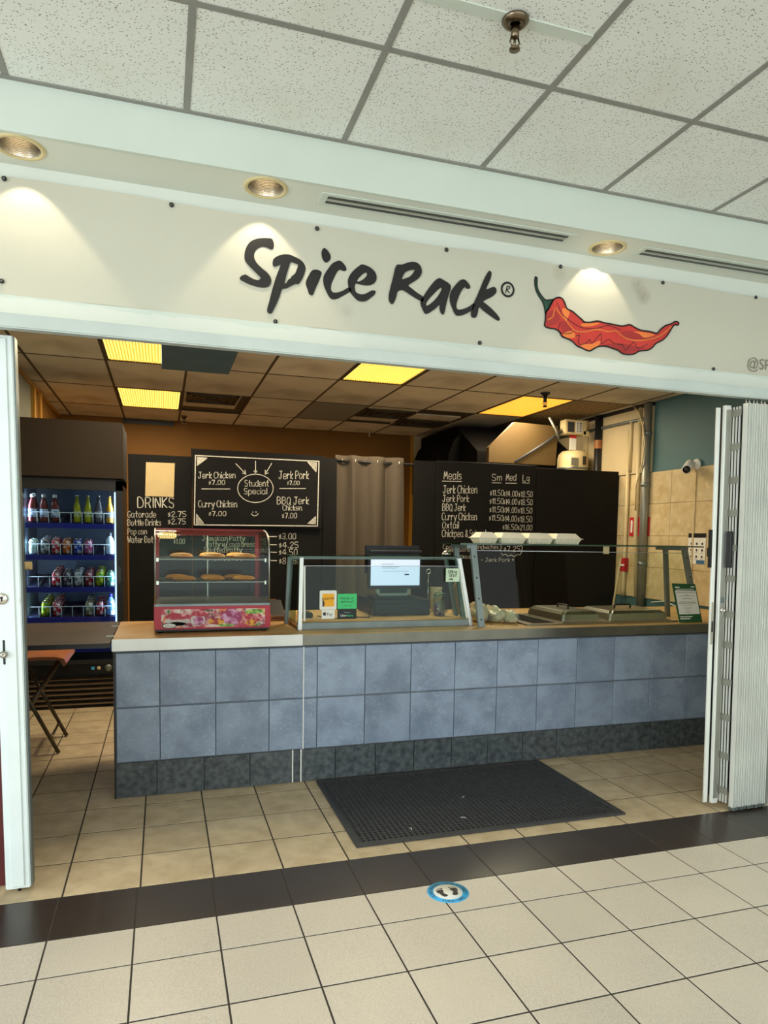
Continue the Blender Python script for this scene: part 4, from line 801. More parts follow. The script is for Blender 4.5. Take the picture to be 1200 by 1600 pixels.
d = (Vector((4.79, 2.30, 2.115))-Vector((4.92, 2.40, 2.185))).normalized(); p0 = Vector((4.945, 2.42, 2.195))
part('body', MB().tube([p0, p0+d*.01, p0+d*.15], .041, 18), M_wpaper, cm); part('lens', MB().tube([p0+d*.149, p0+d*.156], .033, 18), M_black_g, cm); part('lens_ring', MB().tube([p0+d*.155, p0+d*.159], .014, 14), M_dkgrey, cm)
part('cable_cover', MB().box(4.978, 4.989, 2.375, 2.395, .96, 2.15), M_walltile, cm)
po = thing('poster', 'white safety poster with icons and black header on the tiled wall', 'poster', (4.985, 2.33, 1.28))
part('sheet', MB().box(4.982, 4.987, 2.225, 2.44, 1.30, 1.575), M_wpaper, po); part('header_bar', MB().box(4.981, 4.9825, 2.225, 2.44, 1.535, 1.575), M_ink, po)
for a in range(3):
    for b in range(3): u = MB().poly([circ(2.265+.067*a, 1.365+.058*b, .012, n=10)], YZ(4.9815)).poly([[(2.25+.067*a, 1.34+.058*b), (2.285+.067*a, 1.34+.058*b), (2.285+.067*a, 1.343+.058*b), (2.25+.067*a, 1.343+.058*b)]], YZ(4.9815)); part('icon', u, M_dkgrey, po)
part('footer_print', MB().box(4.981, 4.9825, 2.23, 2.33, 1.302, 1.335), mat('blue_print', (60, 110, 150), .6), po)
pipe('cable', [(4.975, 2.9, .90), (4.96, 2.7, .93), (4.96, 2.55, .90), (4.955, 2.40, .935), (4.96, 2.25, .93)], .006, M_wpaper, 'white cable looping along the bottom of the tiled wall', 'cable', 6)
solo('socket_box', MB().box(4.955, 4.988, 2.10, 2.18, 1.37, 1.45, .004), M_black, 'small black socket box on the wall right of the poster', 'socket', (4.97, 2.14, 1.37))
bc = thing('back_counter', 'low rear work counter with pale edge below the meals board', 'counter', (3.9, 3.25, 0))
part('carcass', MB().box(2.96, 4.70, 3.08, 3.47, .0, .77), M_brown, bc); part('top', MB().box(2.95, 4.72, 3.05, 3.485, .77, .80, .003), M_wood, bc); part('edge_trim', MB().box(2.95, 4.72, 3.043, 3.051, .768, .802), M_pipe, bc)

# ================================================================== stool
st = thing('folding_stool', 'folding stool with bent plywood seat and bronze crossed legs', 'stool', (-.45, 2.48, 0))
prof = [(-.70, .655), (-.5, .668), (-.35, .672), (-.26, .668), (-.215, .655), (-.200, .625), (-.212, .605), (-.224, .610), (-.226, .628), (-.245, .645), (-.35, .650), (-.5, .646), (-.70, .632)]
part('seat', MB().prism(prof, lambda a, b: (a, 2.24, b), lambda a, b: (a, 2.74, b)), M_woodseat, st)
for y in (2.28, 2.70):
    part('leg', MB().tube([(-.565, y, .64), (-.262, y, .008)], .013, 10), M_stoolmetal, st)
    part('leg', MB().tube([(-.255, y+.03, .635), (-.64, y+.03, .008)], .013, 10), M_stoolmetal, st)
part('stretcher', MB().tube([(-.31, 2.28, .11), (-.31, 2.70, .11)], .009, 8), M_stoolmetal, st); part('stretcher', MB().tube([(-.60, 2.31, .07), (-.60, 2.73, .07)], .009, 8), M_stoolmetal, st)
# ================================================================== drinks cooler
fr = thing('drinks_cooler', 'tall black drinks cooler with glass door and dark brown header', 'cooler', (-.3, 3.9, 0))
cab = MB().box(-.70, -.668, 3.565, 4.22, 0, 1.95).box(.055, .10, 3.565, 4.22, 0, 1.95).box(-.70, .10, 4.20, 4.24, 0, 1.95).box(-.70, .10, 3.565, 4.22, 1.90, 1.95).box(-.70, .10, 3.565, 4.22, .30, .40).box(-.70, .10, 3.62, 4.22, 0, .30)
part('cabinet', cab, M_black, fr)
part('liner', MB().box(-.668, .055, 4.17, 4.20, .40, 1.90).box(-.668, -.660, 3.57, 4.2, .4, 1.9).box(.047, .055, 3.57, 4.2, .4, 1.9).box(-.668, .055, 3.57, 4.2, 1.89, 1.90), M_fridge_in, fr)
part('header_panel', MB().box(-.705, .107, 3.50, 4.20, 1.945, 2.412, .006), M_brown, fr)
dr = part('door', MB().box(-.70, -.664, 3.525, 3.563, .40, 1.93).box(.045, .10, 3.525, 3.563, .40, 1.93).box(-.70, .10, 3.525, 3.563, 1.848, 1.935).box(-.70, .10, 3.525, 3.563, .385, .42), M_black, fr)
part('pane', MB().box(-.664, .045, 3.540, 3.546, .42, 1.848), G_door, dr)
part('door_handle', MB().prism([(.062, 1.06), (.078, 1.09), (.078, 1.19), (.062, 1.22), (.052, 1.19), (.052, 1.09)], XZ(3.518), XZ(3.527)), M_dkgrey, dr)
part('latch', MB().box(-.664, -.600, 3.515, 3.528, 1.185, 1.250, .004).box(-.652, -.615, 3.512, 3.516, 1.198, 1.235), M_pipe, dr, label='tan metal door latch')
part('control_strip', MB().box(-.70, .10, 3.53, 3.62, .305, .385, .004), M_black_g, fr)
part('control_light', MB().box(-.165, -.14, 3.526, 3.531, .335, .36), M_skyblue, fr); part('control_dial', MB().lathe([(.016, 0), (.014, -.008), (0, -.008)], (-.105, 3.53, .347), 14, 'Y'), M_cream, fr); part('control_badge', MB().lathe([(.03, 0), (.03, -.002), (0, -.002)], (-.03, 3.53, .347), 18, 'Y'), M_steel_d, fr)
for k in range(6): part('louvre', MB().prism([(3.60, .035+.043*k), (3.565, .028+.043*k), (3.560, .036+.043*k), (3.60, .047+.043*k)], YZ(-.68), YZ(.035)), mat('bronze_louvre', (120, 100, 76), .5), fr)
tube_m = emitmat('cooler_tube', (225, 240, 255), 1.4)
part('light_tube', MB().tube([(.036, 3.595, .46), (.036, 3.595, 1.84)], .009, 8), tube_m, fr)
for lx_, tx_ in ((.025, -.5), (-.650, .1)):      # the cooler's two upright lamps, just inside the door frame
    a = bpy.data.lights.new('cooler_lamp', 'AREA'); a.shape = 'RECTANGLE'; a.size = .03; a.size_y = 1.35; a.energy = 3.2; a.color = (.74, .87, 1.0)
    ao = bpy.data.objects.new('cooler_lamp', a); C.objects.link(ao); ao.location = (lx_, 3.632, 1.15); ao.rotation_euler = (Vector((tx_, 3.95, 1.15))-Vector((lx_, 3.632, 1.15))).to_track_quat('-Z', 'Y').to_euler()
SH = [1.567, 1.302, 1.030, .776, .515]; SL = .15; LX0, LP = -.655, .0855
def shz(s, y): return SH[s]+SL*(y-3.62)
for s, z in enumerate(SH):
    part('shelf', MB().prism([(3.615, z-.012), (4.16, z-.012+SL*.545), (4.16, z+SL*.545), (3.615, z)], YZ(-.66), YZ(.046)), mat('dark_shelf', (46, 52, 78), .4), fr)
    part('shelf_strip', MB().box(-.66, .046, 3.604, 3.615, z-.040, z+.004), M_blue, fr)
    w = MB().tube([(-.658, 3.612, z+.092), (.044, 3.612, z+.092)], .0032, 6)
    for k in range(9):
        xx = LX0+LP*k-.001; w.tube([(xx, 3.612, z), (xx, 3.612, z+.092)], .0028, 5)
    part('wire_fence', w, M_wire, fr)
    dv = MB()
    for k in range(1, 8): xx = LX0+LP*k; dv.prism([(3.62, z+.002), (4.1, z+.002+SL*.48), (4.1, z+.03+SL*.48), (3.62, z+.03)], YZ(xx-.001), YZ(xx+.001))
    part('lane_divider', dv, M_fridge_in, fr)
# ---- cans: one of each colour, copied
def canmat(n, rgb, rgb2):
    m = mat('can_'+n, rgb, .25, .35, rgb2=rgb2, scale=34, thr=(.52, .58)); return m
CANC = {'pale green': ((176, 214, 196), (240, 245, 240)), 'silver grey': ((190, 194, 196), (70, 74, 80)), 'red': ((206, 32, 46), (240, 225, 225)), 'orange': ((222, 104, 28), (250, 220, 190)), 'cobalt blue': ((32, 66, 190), (210, 225, 245)),
        'pink': ((196, 84, 140), (240, 210, 226)), 'black': ((52, 50, 60), (190, 186, 200)), 'white': ((222, 222, 224), (130, 140, 150)), 'dark red': ((160, 28, 44), (226, 190, 196)), 'yellow-green': ((196, 200, 40), (70, 150, 60)), 'teal': ((64, 176, 150), (210, 235, 225)), 'olive': ((150, 146, 96), (230, 228, 210)), 'navy': ((30, 40, 110), (200, 205, 225))}
CAN_PROTO = {}
def can(color, loc, label, grp):
    if color in CAN_PROTO: return dup(CAN_PROTO[color], loc, label, grp)
    t = thing('drink_can', label, 'can', loc, grp); x, y, z = loc
    part('body', MB().lathe([(.025, 0), (.033, .010), (.033, .098), (.0275, .113)], loc, 18), canmat(color.replace(' ', '_'), *CANC[color]), t)
    part('lid', MB().lathe([(.0275, .113), (.0285, .117), (.027, .119), (.024, .114), (0, .114)], loc, 18), M_chrome, t)
    CAN_PROTO[color] = t; return t
LANES = {1: [('pale green', 2), ('silver grey', 4), ('red', 3), ('orange', 3), ('cobalt blue', 2), ('pink', 2), None, None],
         2: [None, None, ('red', 5), ('black', 3), ('white', 4), ('dark red', 4), ('yellow-green', 5), ('teal', 2)],
         3: [None, ('yellow-green', 5), ('red', 5), None, None, ('olive', 4), ('dark red', 4), None],
         4: [('red', 1), None, ('navy', 1), ('navy', 1), None, ('white', 1), None, ('cobalt blue', 1)]}
SHN = ['top', 'second', 'third', 'fourth', 'lowest']
for s, lanes in LANES.items():
    for k, e in enumerate(lanes):
        if not e: continue
        col, nn = e
        for q in range(nn):
            y = 3.658+.0685*q; pos = ['front', 'second', 'third', 'fourth', 'fifth'][q]
            lab = f"{pos} {col} can in the {ORD[k]} lane of the cooler's {SHN[s]} shelf"
            can(col, (LX0+LP*(k+.5), y, shz(s, y+.03)+.001), lab, 'pop cans in the drinks cooler')
def bottle(kind, loc, label):
    x, y, z = loc
    if kind == 'pet':
        t = thing('drink_bottle', label, 'bottle', loc, 'bottles on the cooler shelves')
        part('body', MB().lathe([(.028, 0), (.034, .008), (.033, .05), (.034, .10), (.033, .135), (.022, .175), (.013, .195), (.013, .205)], loc, 18), mat('red_drink', (120, 40, 44), .1, var=.3), t)
        part('label_band', MB().lathe([(.0345, .04), (.0348, .042), (.0348, .105), (.0345, .107)], loc, 18, caps=False), mat('pale_wrap', (206, 220, 236), .4, rgb2=(90, 110, 150), scale=40, thr=(.5, .6)), t)
        part('cap', MB().lathe([(.0165, .203), (.0165, .226), (.014, .229), (0, .229)], loc, 16), M_wpaper, t)
    elif kind in ('yellow', 'clear', 'amber'):
        t = thing('drink_bottle', label, 'bottle', loc, 'bottles on the cooler shelves')
        c = {'yellow': (176, 172, 36), 'clear': (96, 90, 92), 'amber': (206, 150, 50)}[kind]
        part('body', MB().lathe([(.028, 0), (.031, .006), (.031, .11), (.026, .14), (.014, .18), (.012, .222)], loc, 18), mat('drink_'+kind, c, .1, var=.25), t)
        part('label_band', MB().lathe([(.0315, .045), (.0318, .047), (.0318, .095), (.0315, .097)], loc, 18, caps=False), mat('wrap_'+kind, (200, 204, 120) if kind == 'yellow' else (150, 150, 150), .4, rgb2=(60, 60, 50), scale=50, thr=(.5, .6)), t)
        part('cap', MB().lathe([(.0145, .222), (.0145, .232), (0, .233)], loc, 14), M_chrome, t)
    else:
        t = thing('drink_bottle', label, 'bottle', loc, 'bottles on the cooler shelves')
        part('body', MB().lathe([(.029, 0), (.034, .008), (.034, .10), (.030, .125), (.014, .15), (.013, .16)], loc, 18), mat('water_'+kind, (90, 150, 220) if kind == 'blue' else (190, 214, 226), .15, rgb2=(230, 240, 250), scale=30, thr=(.5, .6)), t)
        part('cap', MB().lathe([(.017, .155), (.017, .178), (.012, .183), (0, .184)], loc, 14), M_blue if kind == 'blue' else M_dkgrey, t)
    return t
def lane(k): return LX0+LP*(k+.5)
for k, kd, lb in [(0, 'pet', 'first of three white-capped red drink bottles, at the left of cooler top shelf'), (1, 'pet', 'middle of three white-capped red drink bottles on the cooler top shelf'), (2, 'pet', 'last of three white-capped bottles, next to an empty lane on the cooler top shelf'),
                  (4, 'yellow', 'yellow soda bottle right of the empty lane on the cooler top shelf'), (5, 'yellow', 'second yellow soda bottle, beside the dark clear one, cooler top shelf'), (6, 'clear', 'dark clear glass bottle on the cooler top shelf'), (7, 'amber', 'amber drink bottle in the last lane of the cooler top shelf')]:
    bottle(kd, (lane(k), 3.662, shz(0, 3.69)+.001), lb)
bottle('pet', (lane(0), 3.735, shz(0, 3.76)+.001), 'red drink bottle behind the first white-capped bottle, cooler top shelf')
bottle('pale', (lane(7), 3.662, shz(1, 3.69)+.001), 'pale water bottle in the last lane of the cooler second shelf'); bottle('blue', (lane(7), 3.662, shz(3, 3.69)+.001), 'blue-capped water bottle in the last lane of the cooler fourth shelf')

# ================================================================== patty display case
ZC = .912
dc = thing('display_case', 'red heated patty display case with curved glass front on the counter', 'display case', (.705, 1.72, ZC))
def cs(y): return y
part('base', MB().box(.366, 1.048, 1.49, 2.03, ZC+.022, 1.075, .005), M_red, dc)
u = MB()
for (x, y) in ((.40, 1.53), (1.01, 1.53), (.40, 1.99), (1.01, 1.99)): u.lathe([(.02, 0), (.02, .024)], (x, y, ZC), 10)
part('feet', u, M_black, dc)
part('base_shadow_slab', MB().box(.375, 1.04, 1.50, 2.02, ZC+.010, ZC+.024), M_black, dc)  # black slab standing for the shade between base and worktop
# food picture on the base: flat print
M_food = mat('printed_food_picture', (190, 60, 80), .4, rgb2=(228, 214, 200), scale=16, thr=(.42, .58))
mixin(M_food, (130, 20, 60), 13, .54, .60, seedvec=(3, 0, 1)); mixin(M_food, (220, 130, 70), 18, .60, .64, seedvec=(7, 2, 5)); mixin(M_food, (76, 120, 40), 12, .63, .67, seedvec=(1, 9, 3)); mixin(M_food, (50, 24, 24), 26, .64, .68, seedvec=(4, 4, 9))
fp_ = part('picture_panel', MB().box(.407, 1.014, 1.4872, 1.4905, .945, 1.054), M_food, dc)
def blob(cx, cz, rx, rz, m, y, nm, n=18, jit=.12):
    r = random.Random(int(cx*999)); pts = [(cx+rx*math.cos(2*PI*k/n)*(1+r.uniform(-jit, jit)), cz+rz*math.sin(2*PI*k/n)*(1+r.uniform(-jit, jit))) for k in range(n)]
    part(nm, MB().poly([pts], XZ(y)), m, fp_)
M_onion = mat('print_onion', (150, 30, 90), .4, rgb2=(214, 160, 190), scale=22, thr=(.45, .6)); M_meat = mat('print_meat', (176, 30, 52), .4, rgb2=(226, 150, 150), scale=26, thr=(.5, .6)); M_lettuce = mat('print_lettuce', (60, 120, 40), .4, rgb2=(170, 200, 90), scale=40, thr=(.4, .6)); M_plate = mat('print_plate', (222, 220, 214), .4, rgb2=(170, 150, 140), scale=30); M_lemon = mat('print_lemon', (226, 160, 40), .4, rgb2=(160, 40, 40), scale=40, thr=(.45, .6))
for a in [(.50, .985, .075, .02, M_plate, 1.4868, 'print_patch'), (.50, 1.012, .072, .02, M_meat, 1.4866, 'print_patch'), (.50, .968, .05, .012, M_kitchen, 1.4864, 'print_patch'), (.615, .988, .045, .034, M_plate, 1.4868, 'print_patch'), (.62, .985, .030, .026, M_onion, 1.4866, 'print_patch'), (.63, 1.028, .05, .018, M_meat, 1.4864, 'print_patch'),
          (.815, 1.0, .062, .048, M_onion, 1.4868, 'print_patch'), (.72, .978, .05, .02, M_lemon, 1.4866, 'print_patch'), (.95, 1.034, .06, .016, M_lettuce, 1.4866, 'print_patch'), (.95, .995, .055, .028, M_meat, 1.4868, 'print_patch'), (.93, .968, .036, .020, M_lemon, 1.4864, 'print_patch'), (.78, .955, .05, .009, M_lettuce, 1.4862, 'print_patch')]: blob(*a)
part('badge', MB().poly([circ(.452, .958, .036, .012)], XZ(1.4858)), M_wpaper, fp_); part('badge_rim', MB().poly([circ(.452, .958, .042, .0155), circ(.452, .958, .036, .012)], XZ(1.4859)), M_ink, fp_); part('badge_lettering', text_mb('NELLA', XZ(1.4854), .452, .953, h=.009, w=.046, align='CENTER'), M_ink, fp_)
# glass body: curved front, two ends, sliding doors behind
def cprof(y0, z0): return [(1.497, 1.078), (1.497, 1.36), (1.505, 1.42), (1.53, 1.468), (1.58, 1.503), (1.66, 1.522), (1.76, 1.530)]
cp = cprof(0, 0); cps = [cp[0], cp[1]] + smooth2(cp[1:], 4)[1:]
vs = []; fs = []
for x in (.376, 1.038):
    for a, b in cps: vs.append((x, a, b))
n = len(cps)
for i in range(n-1): fs.append((i, i+1, n+i+1, n+i))
part('front_glass', MB().add(vs, fs, True), G_case, dc)
for x in (.376, 1.038): part('end_glass', MB().poly([cps + [(2.02, 1.530), (2.02, 1.078)]], YZ(x)), G_thin, dc)
for x in (.374, 1.040): part('edge_trim', MB().tube([(x, a, b) for a, b in cps], .005, 6), M_alu, dc)
part('sill_rail', MB().box(.370, 1.044, 1.490, 1.502, 1.072, 1.086), M_steel_d, dc)
part('top_panel', MB().box(.372, 1.042, 1.76, 2.03, 1.520, 1.534, .003), M_redpost, dc)
for x0, x1 in ((.372, .396), (1.018, 1.042)): part('rear_post', MB().box(x0, x1, 2.0, 2.03, 1.075, 1.522), M_redpost, dc)
part('top_rail', MB().box(.396, 1.018, 1.99, 2.02, 1.49, 1.522), M_redpost, dc)
part('sliding_door', MB().box(.396, .72, 2.008, 2.012, 1.085, 1.49), G_thin, dc); part('sliding_door', MB().box(.70, 1.018, 2.016, 2.020, 1.085, 1.49), G_thin, dc); part('door_edge', MB().box(.700, .706, 2.002, 2.022, 1.085, 1.49), M_alu, dc)
part('floor_tray', MB().box(.38, 1.034, 1.505, 2.0, 1.078, 1.084), M_steel, dc)
M_shelfglass = mat('frosted_wire_shelf', (150, 146, 116), .55, .2, var=.2, scale=60)
for z in (1.352, 1.214):
    part('shelf', MB().box(.384, 1.03, 1.56, 1.98, z-.008, z), glassmat('wire_shelf_glass', (214, 210, 176), .16, .15), dc)
    u = MB()
    for x in (.380, 1.020): u.box(x, x+.014, 1.55, 1.58, z-.018, z+.004)
    part('shelf_clip', u, M_chrome, dc)
lc = MB(); k = 20
pts = [(.395+.10*q/k, 1.478-.012*(q % 2)) for q in range(k+1)]
part('ribbed_glow', MB().box(.390, .50, 1.74, 1.80, 1.470, 1.508, .008), emitmat('warm_glow', (255, 225, 150), .8), dc)  # glowing block added where a ribbed yellow patch shows in the case glass
u = MB(); [u.box(.398+.011*q, .401+.011*q, 1.737, 1.802, 1.468, 1.509) for q in range(9)]; part('glow_rib', u, M_cream, dc)
a = bpy.data.lights.new('case_fill', 'AREA'); a.shape = 'RECTANGLE'; a.size = .55; a.size_y = .10; a.energy = 1.5; a.color = (1, .84, .55)      # added fill light under the case roof, brightens the patties
ao = bpy.data.objects.new('case_fill', a); C.objects.link(ao); ao.location = (.71, 1.80, 1.50)
# patties: each one its own
def patty(cx, cy, cz, rz, label):
    bm = bmesh.new(); bmesh.ops.create_uvsphere(bm, u_segments=20, v_segments=10, radius=1)
    for v in bm.verts:
        x, y, z = v.co; edge = math.hypot(x, y)
        v.co = Vector((x*.073, y*.050*(1-.25*(y < 0)*abs(x)), (z*.017+.017) * (1.0 if z > 0 else 1.0)))
        if edge > .9: v.co.z = .013+.002*math.sin(math.atan2(y, x)*22)
    bm.transform(Matrix.Rotation(rz, 4, 'Z')); bm.transform(Matrix.Translation((cx, cy, cz)))
    bm.verts.index_update(); mb = MB().add([v.co for v in bm.verts], [[v.index for v in f.verts] for f in bm.faces], True); bm.free()
    return solo('patty', mb, M_patty, label, 'patty', (cx, cy, cz), 'patties in the display case')
for a in [(.525, 1.64, 1.352, .05, 'single golden patty at the left of the upper case shelf'), (.718, 1.62, 1.352, -.1, 'front golden patty in the middle of the upper case shelf'), (.705, 1.76, 1.352, .1, 'rear patty behind the middle one on the upper case shelf'), (.905, 1.62, 1.352, -.15, 'front golden patty at the right of the upper case shelf'), (.870, 1.76, 1.352, .1, 'rear patty behind the right one on the upper case shelf'),
          (.540, 1.62, 1.214, -.12, 'front patty at the left of the lower case shelf'), (.500, 1.76, 1.214, .1, 'rear patty behind the left one on the lower case shelf'), (.715, 1.62, 1.214, 0, 'front patty in the middle of the lower case shelf'), (.712, 1.76, 1.214, 0, 'rear patty behind the middle one on the lower case shelf'), (.900, 1.62, 1.214, -.14, 'front patty at the right of the lower case shelf'), (.855, 1.75, 1.214, .08, 'rear patty behind the right one on the lower case shelf')]: patty(*a)
# things beside the case
wt = thing('wooden_tray', 'brown wooden tray and dark lid standing between the case and sneeze guard', 'tray', (1.15, 2.1, ZC))
part('base', MB().box(1.075, 1.21, 1.98, 2.3, ZC, ZC+.02), M_woodbox, wt); part('side', MB().box(1.075, 1.21, 1.97, 1.982, ZC, ZC+.035), M_woodbox, wt); part('side', MB().box(1.075, 1.21, 2.30, 2.312, ZC, ZC+.12), M_woodbox, wt)
part('dark_lid', MB().prism([(1.96, ZC+.02), (1.97, ZC+.015), (2.20, ZC+.115), (2.19, ZC+.125)], YZ(1.13), YZ(1.225)), M_black, wt)

# ================================================================== sneeze guards
def bar(mb, a, b, wx, wy):
    """square post between two points"""
    a = Vector(a); b = Vector(b)
    vs = [(p.x+sx*wx, p.y+sy*wy, p.z) for p in (a, b) for sx, sy in ((-1, -1), (1, -1), (1, 1), (-1, 1))]
    return mb.add(vs, [(3, 2, 1, 0), (4, 5, 6, 7)]+[(i, (i+1) % 4, 4+(i+1) % 4, 4+i) for i in range(4)])
g1 = thing('sneeze_guard', 'small glass sneeze guard with splayed aluminium posts around the till', 'sneeze guard', (1.8, 1.6, ZC))
part('front_rail', MB().box(1.215, 2.41, 1.490, 1.510, ZC, ZC+.045, .002), M_steel_d, g1)
part('deck', MB().box(1.222, 2.405, 1.510, 2.30, ZC+.012, ZC+.036), M_wood, g1)
for (xb, xt) in ((1.232, 1.243), (2.400, 2.312)):
    part('post', bar(MB(), (xb, 1.497, ZC), (xt, 1.517, 1.366), .012, .010), M_alu, g1)
    part('post', bar(MB(), (xb+(-.035 if xb < 2 else .03), 1.80, ZC), (xt+(-.025 if xb < 2 else .02), 1.80, 1.366), .012, .012), M_steel_d, g1)
    part('glass_clip', MB().add([], []).box(min(xb, xt)+.014 if xb < 2 else xt-.020, min(xb, xt)+.026 if xb < 2 else xt-.008, 1.490, 1.506, 1.12, 1.318), M_wpaper, g1) if False else None
part('end_pane', MB().add([(1.208, 1.52, ZC+.04), (1.203, 1.79, ZC+.04), (1.222, 1.79, 1.35), (1.225, 1.52, 1.35)], [(0, 1, 2, 3)]), G_green, g1)
part('end_pane', MB().add([(2.412, 1.52, ZC+.04), (2.42, 1.79, ZC+.04), (2.333, 1.79, 1.35), (2.328, 1.52, 1.35)], [(0, 1, 2, 3)]), G_green, g1)
fpn = MB().add([(1.262, 1.503, .966), (2.374, 1.503, .966), (2.312, 1.515, 1.312), (1.262, 1.515, 1.312), (1.262, 1.508, .966), (2.374, 1.508, .966), (2.312, 1.520, 1.312), (1.262, 1.520, 1.312)], [(0, 1, 2, 3), (7, 6, 5, 4), (0, 4, 5, 1), (2, 6, 7, 3), (1, 5, 6, 2), (0, 3, 7, 4)])
part('front_pane', fpn, G_thin, g1)
part('pane_edge', MB().tube([(1.262, 1.513, 1.313), (2.312, 1.513, 1.313)], .002, 5), M_wire, g1)
part('pane_clip', bar(MB(), (1.262, 1.505, .966), (1.262, 1.517, 1.312), .006, .006), M_wpaper, g1); part('pane_clip', bar(MB(), (2.374, 1.505, .966), (2.312, 1.517, 1.312), .006, .006), M_wpaper, g1)
part('top_shelf', MB().box(1.172, 2.335, 1.485, 1.82, 1.366, 1.374, .002), G_green, g1); part('shelf_edge', MB().box(1.172, 2.335, 1.4835, 1.4855, 1.366, 1.374), mat('green_glass_edge', (70, 92, 74), .2), g1)
part('back_rail', MB().box(1.22, 2.40, 1.79, 1.81, 1.345, 1.365), M_steel_d, g1)

g2 = thing('sneeze_guard', 'tall glass sneeze guard over the steam table, holding foam boxes', 'sneeze guard', (3.3, 1.6, ZC))
for (xb, xt) in ((2.447, 2.392), (4.210, 4.110)):
    part('post', bar(MB(), (xb, 1.430, ZC), (xt, 1.480, 1.455), .021, .012), M_steel_d, g2)
    part('post', bar(MB(), (xb+(-.0 if xb < 3 else -.02), 1.72, ZC), (xt-.02+(.0 if xb < 3 else .05), 1.72, 1.455), .017, .012), M_steel_d, g2)
    part('top_arm', MB().box(xt-.045, xt+.03, 1.47, 1.74, 1.435, 1.457), M_steel_d, g2)
    u = MB()
    for k in range(4): z = .96+.14*k; xx = xb+(xt-xb)*(z-ZC)/.545; u.lathe([(.007, 0), (.006, -.004), (0, -.005)], (xx, 1.42+.05*(z-ZC)/.545, z), 8, 'Y')
    part('bolt', u, M_dkgrey, g2)
part('front_pane', MB().add([(2.475, 1.432, .95), (4.17, 1.432, .93), (4.10, 1.475, 1.42), (2.42, 1.475, 1.42)], [(0, 1, 2, 3)]), G_thin, g2)
part('pane_edge', MB().tube([(2.42, 1.473, 1.42), (4.10, 1.473, 1.415)], .002, 5), M_wire, g2); part('pane_bracket', MB().box(3.41, 3.45, 1.465, 1.482, 1.405, 1.462), M_pipe, g2)
part('top_shelf', MB().box(2.292, 4.265, 1.455, 1.80, 1.458, 1.468, .002), G_green, g2); part('shelf_edge', MB().box(2.292, 4.265, 1.4535, 1.4555, 1.458, 1.468), mat('green_glass_edge', (70, 92, 74), .2), g2)

# ================================================================== the till and what stands round it
ZD = ZC+.036
cdw = thing('cash_drawer', 'black cash drawer under the till screen', 'cash drawer', (2.03, 2.05, ZD))
part('case', MB().box(1.818, 2.240, 1.845, 2.26, ZD, ZD+.112, .004), M_black, cdw); part('drawer_front', MB().box(1.828, 2.230, 1.8415, 1.847, ZD+.012, ZD+.085, .002), M_black, cdw); part('lock', MB().lathe([(.008, 0), (.008, -.003), (0, -.003)], (2.03, 1.8415, ZD+.05), 12, 'Y'), M_dkgrey, cdw)
ZP = ZD+.112
mn = thing('till_screen', 'till with white lit screen facing the customers, standing on the cash drawer', 'till', (2.0, 1.98, ZP))
part('bezel', MB().box(1.803, 2.207, 1.935, 1.965, 1.128, 1.372, .005), M_black, mn)
part('screen', MB().box(1.820, 2.188, 1.932, 1.9355, 1.155, 1.364), emitmat('lit_screen', (206, 216, 246), .8), mn)
u = MB(); u.box(1.90, 1.99, 1.9305, 1.9322, 1.306, 1.309); u.box(1.90, 2.03, 1.9305, 1.9322, 1.287, 1.289); u.box(1.905, 2.01, 1.9305, 1.9322, 1.277, 1.279); u.box(1.905, 2.10, 1.9305, 1.9322, 1.256, 1.258); part('screen_text', u, M_grey_ink, mn)
part('screen_button', MB().box(2.072, 2.106, 1.9302, 1.9322, 1.228, 1.238), mat('screen_blue', (40, 70, 150), .5), mn)
part('stand', MB().prism([(1.87, 1.135), (2.12, 1.135), (2.13, 1.10), (2.10, 1.075), (1.90, 1.075), (1.87, 1.10)], XZ(1.955), XZ(1.99)), M_conduit, mn); part('stand_recess', MB().box(1.895, 2.10, 1.952, 1.956, 1.098, 1.128), M_black, mn)
part('foot', MB().box(1.83, 2.15, 1.90, 2.10, ZP, ZP+.018, .006), M_black, mn); part('neck', MB().box(1.90, 2.10, 1.99, 2.03, ZP+.01, 1.18), M_black, mn)
rdp = thing('rear_display', 'black rear monitor standing higher behind the white till screen', 'monitor', (2.04, 2.2, ZP))
part('panel', MB().box(1.835, 2.25, 2.12, 2.15, 1.23, 1.436, .004), M_black, rdp); part('top_lip', MB().box(1.865, 2.265, 2.10, 2.125, 1.385, 1.402, .003), M_dkgrey, rdp); part('stem', MB().box(1.98, 2.10, 2.125, 2.16, ZP, 1.24), M_black, rdp)
jr = thing('candy_jar', 'clear glass jar of wrapped candies beside the cash drawer', 'jar', (2.292, 1.80, ZD)); jc = (2.292, 1.80, ZD)
part('glass', MB().lathe([(.040, 0), (.044, .006), (.046, .12), (.040, .135), (.036, .14)], jc, 24, caps=False), G_case, jr); part('candy', MB().lathe([(.0, .004), (.036, .004), (.039, .05), (.037, .085), (.020, .10), (0, .095)], jc, 20), M_candy, jr)
part('lid', MB().lathe([(.043, .138), (.044, .148), (.030, .160), (.012, .166), (0, .166)], jc, 22), G_green, jr); part('lid_ring', MB().tube([(2.292+.018*math.cos(t*PI/8), 1.80, ZD+.176+.018*math.sin(t*PI/8)) for t in range(17)], .003, 6), M_chrome, jr); part('foil_strip', MB().box(2.27, 2.31, 1.754, 1.757, ZD+.03, ZD+.12), M_chrome, jr)
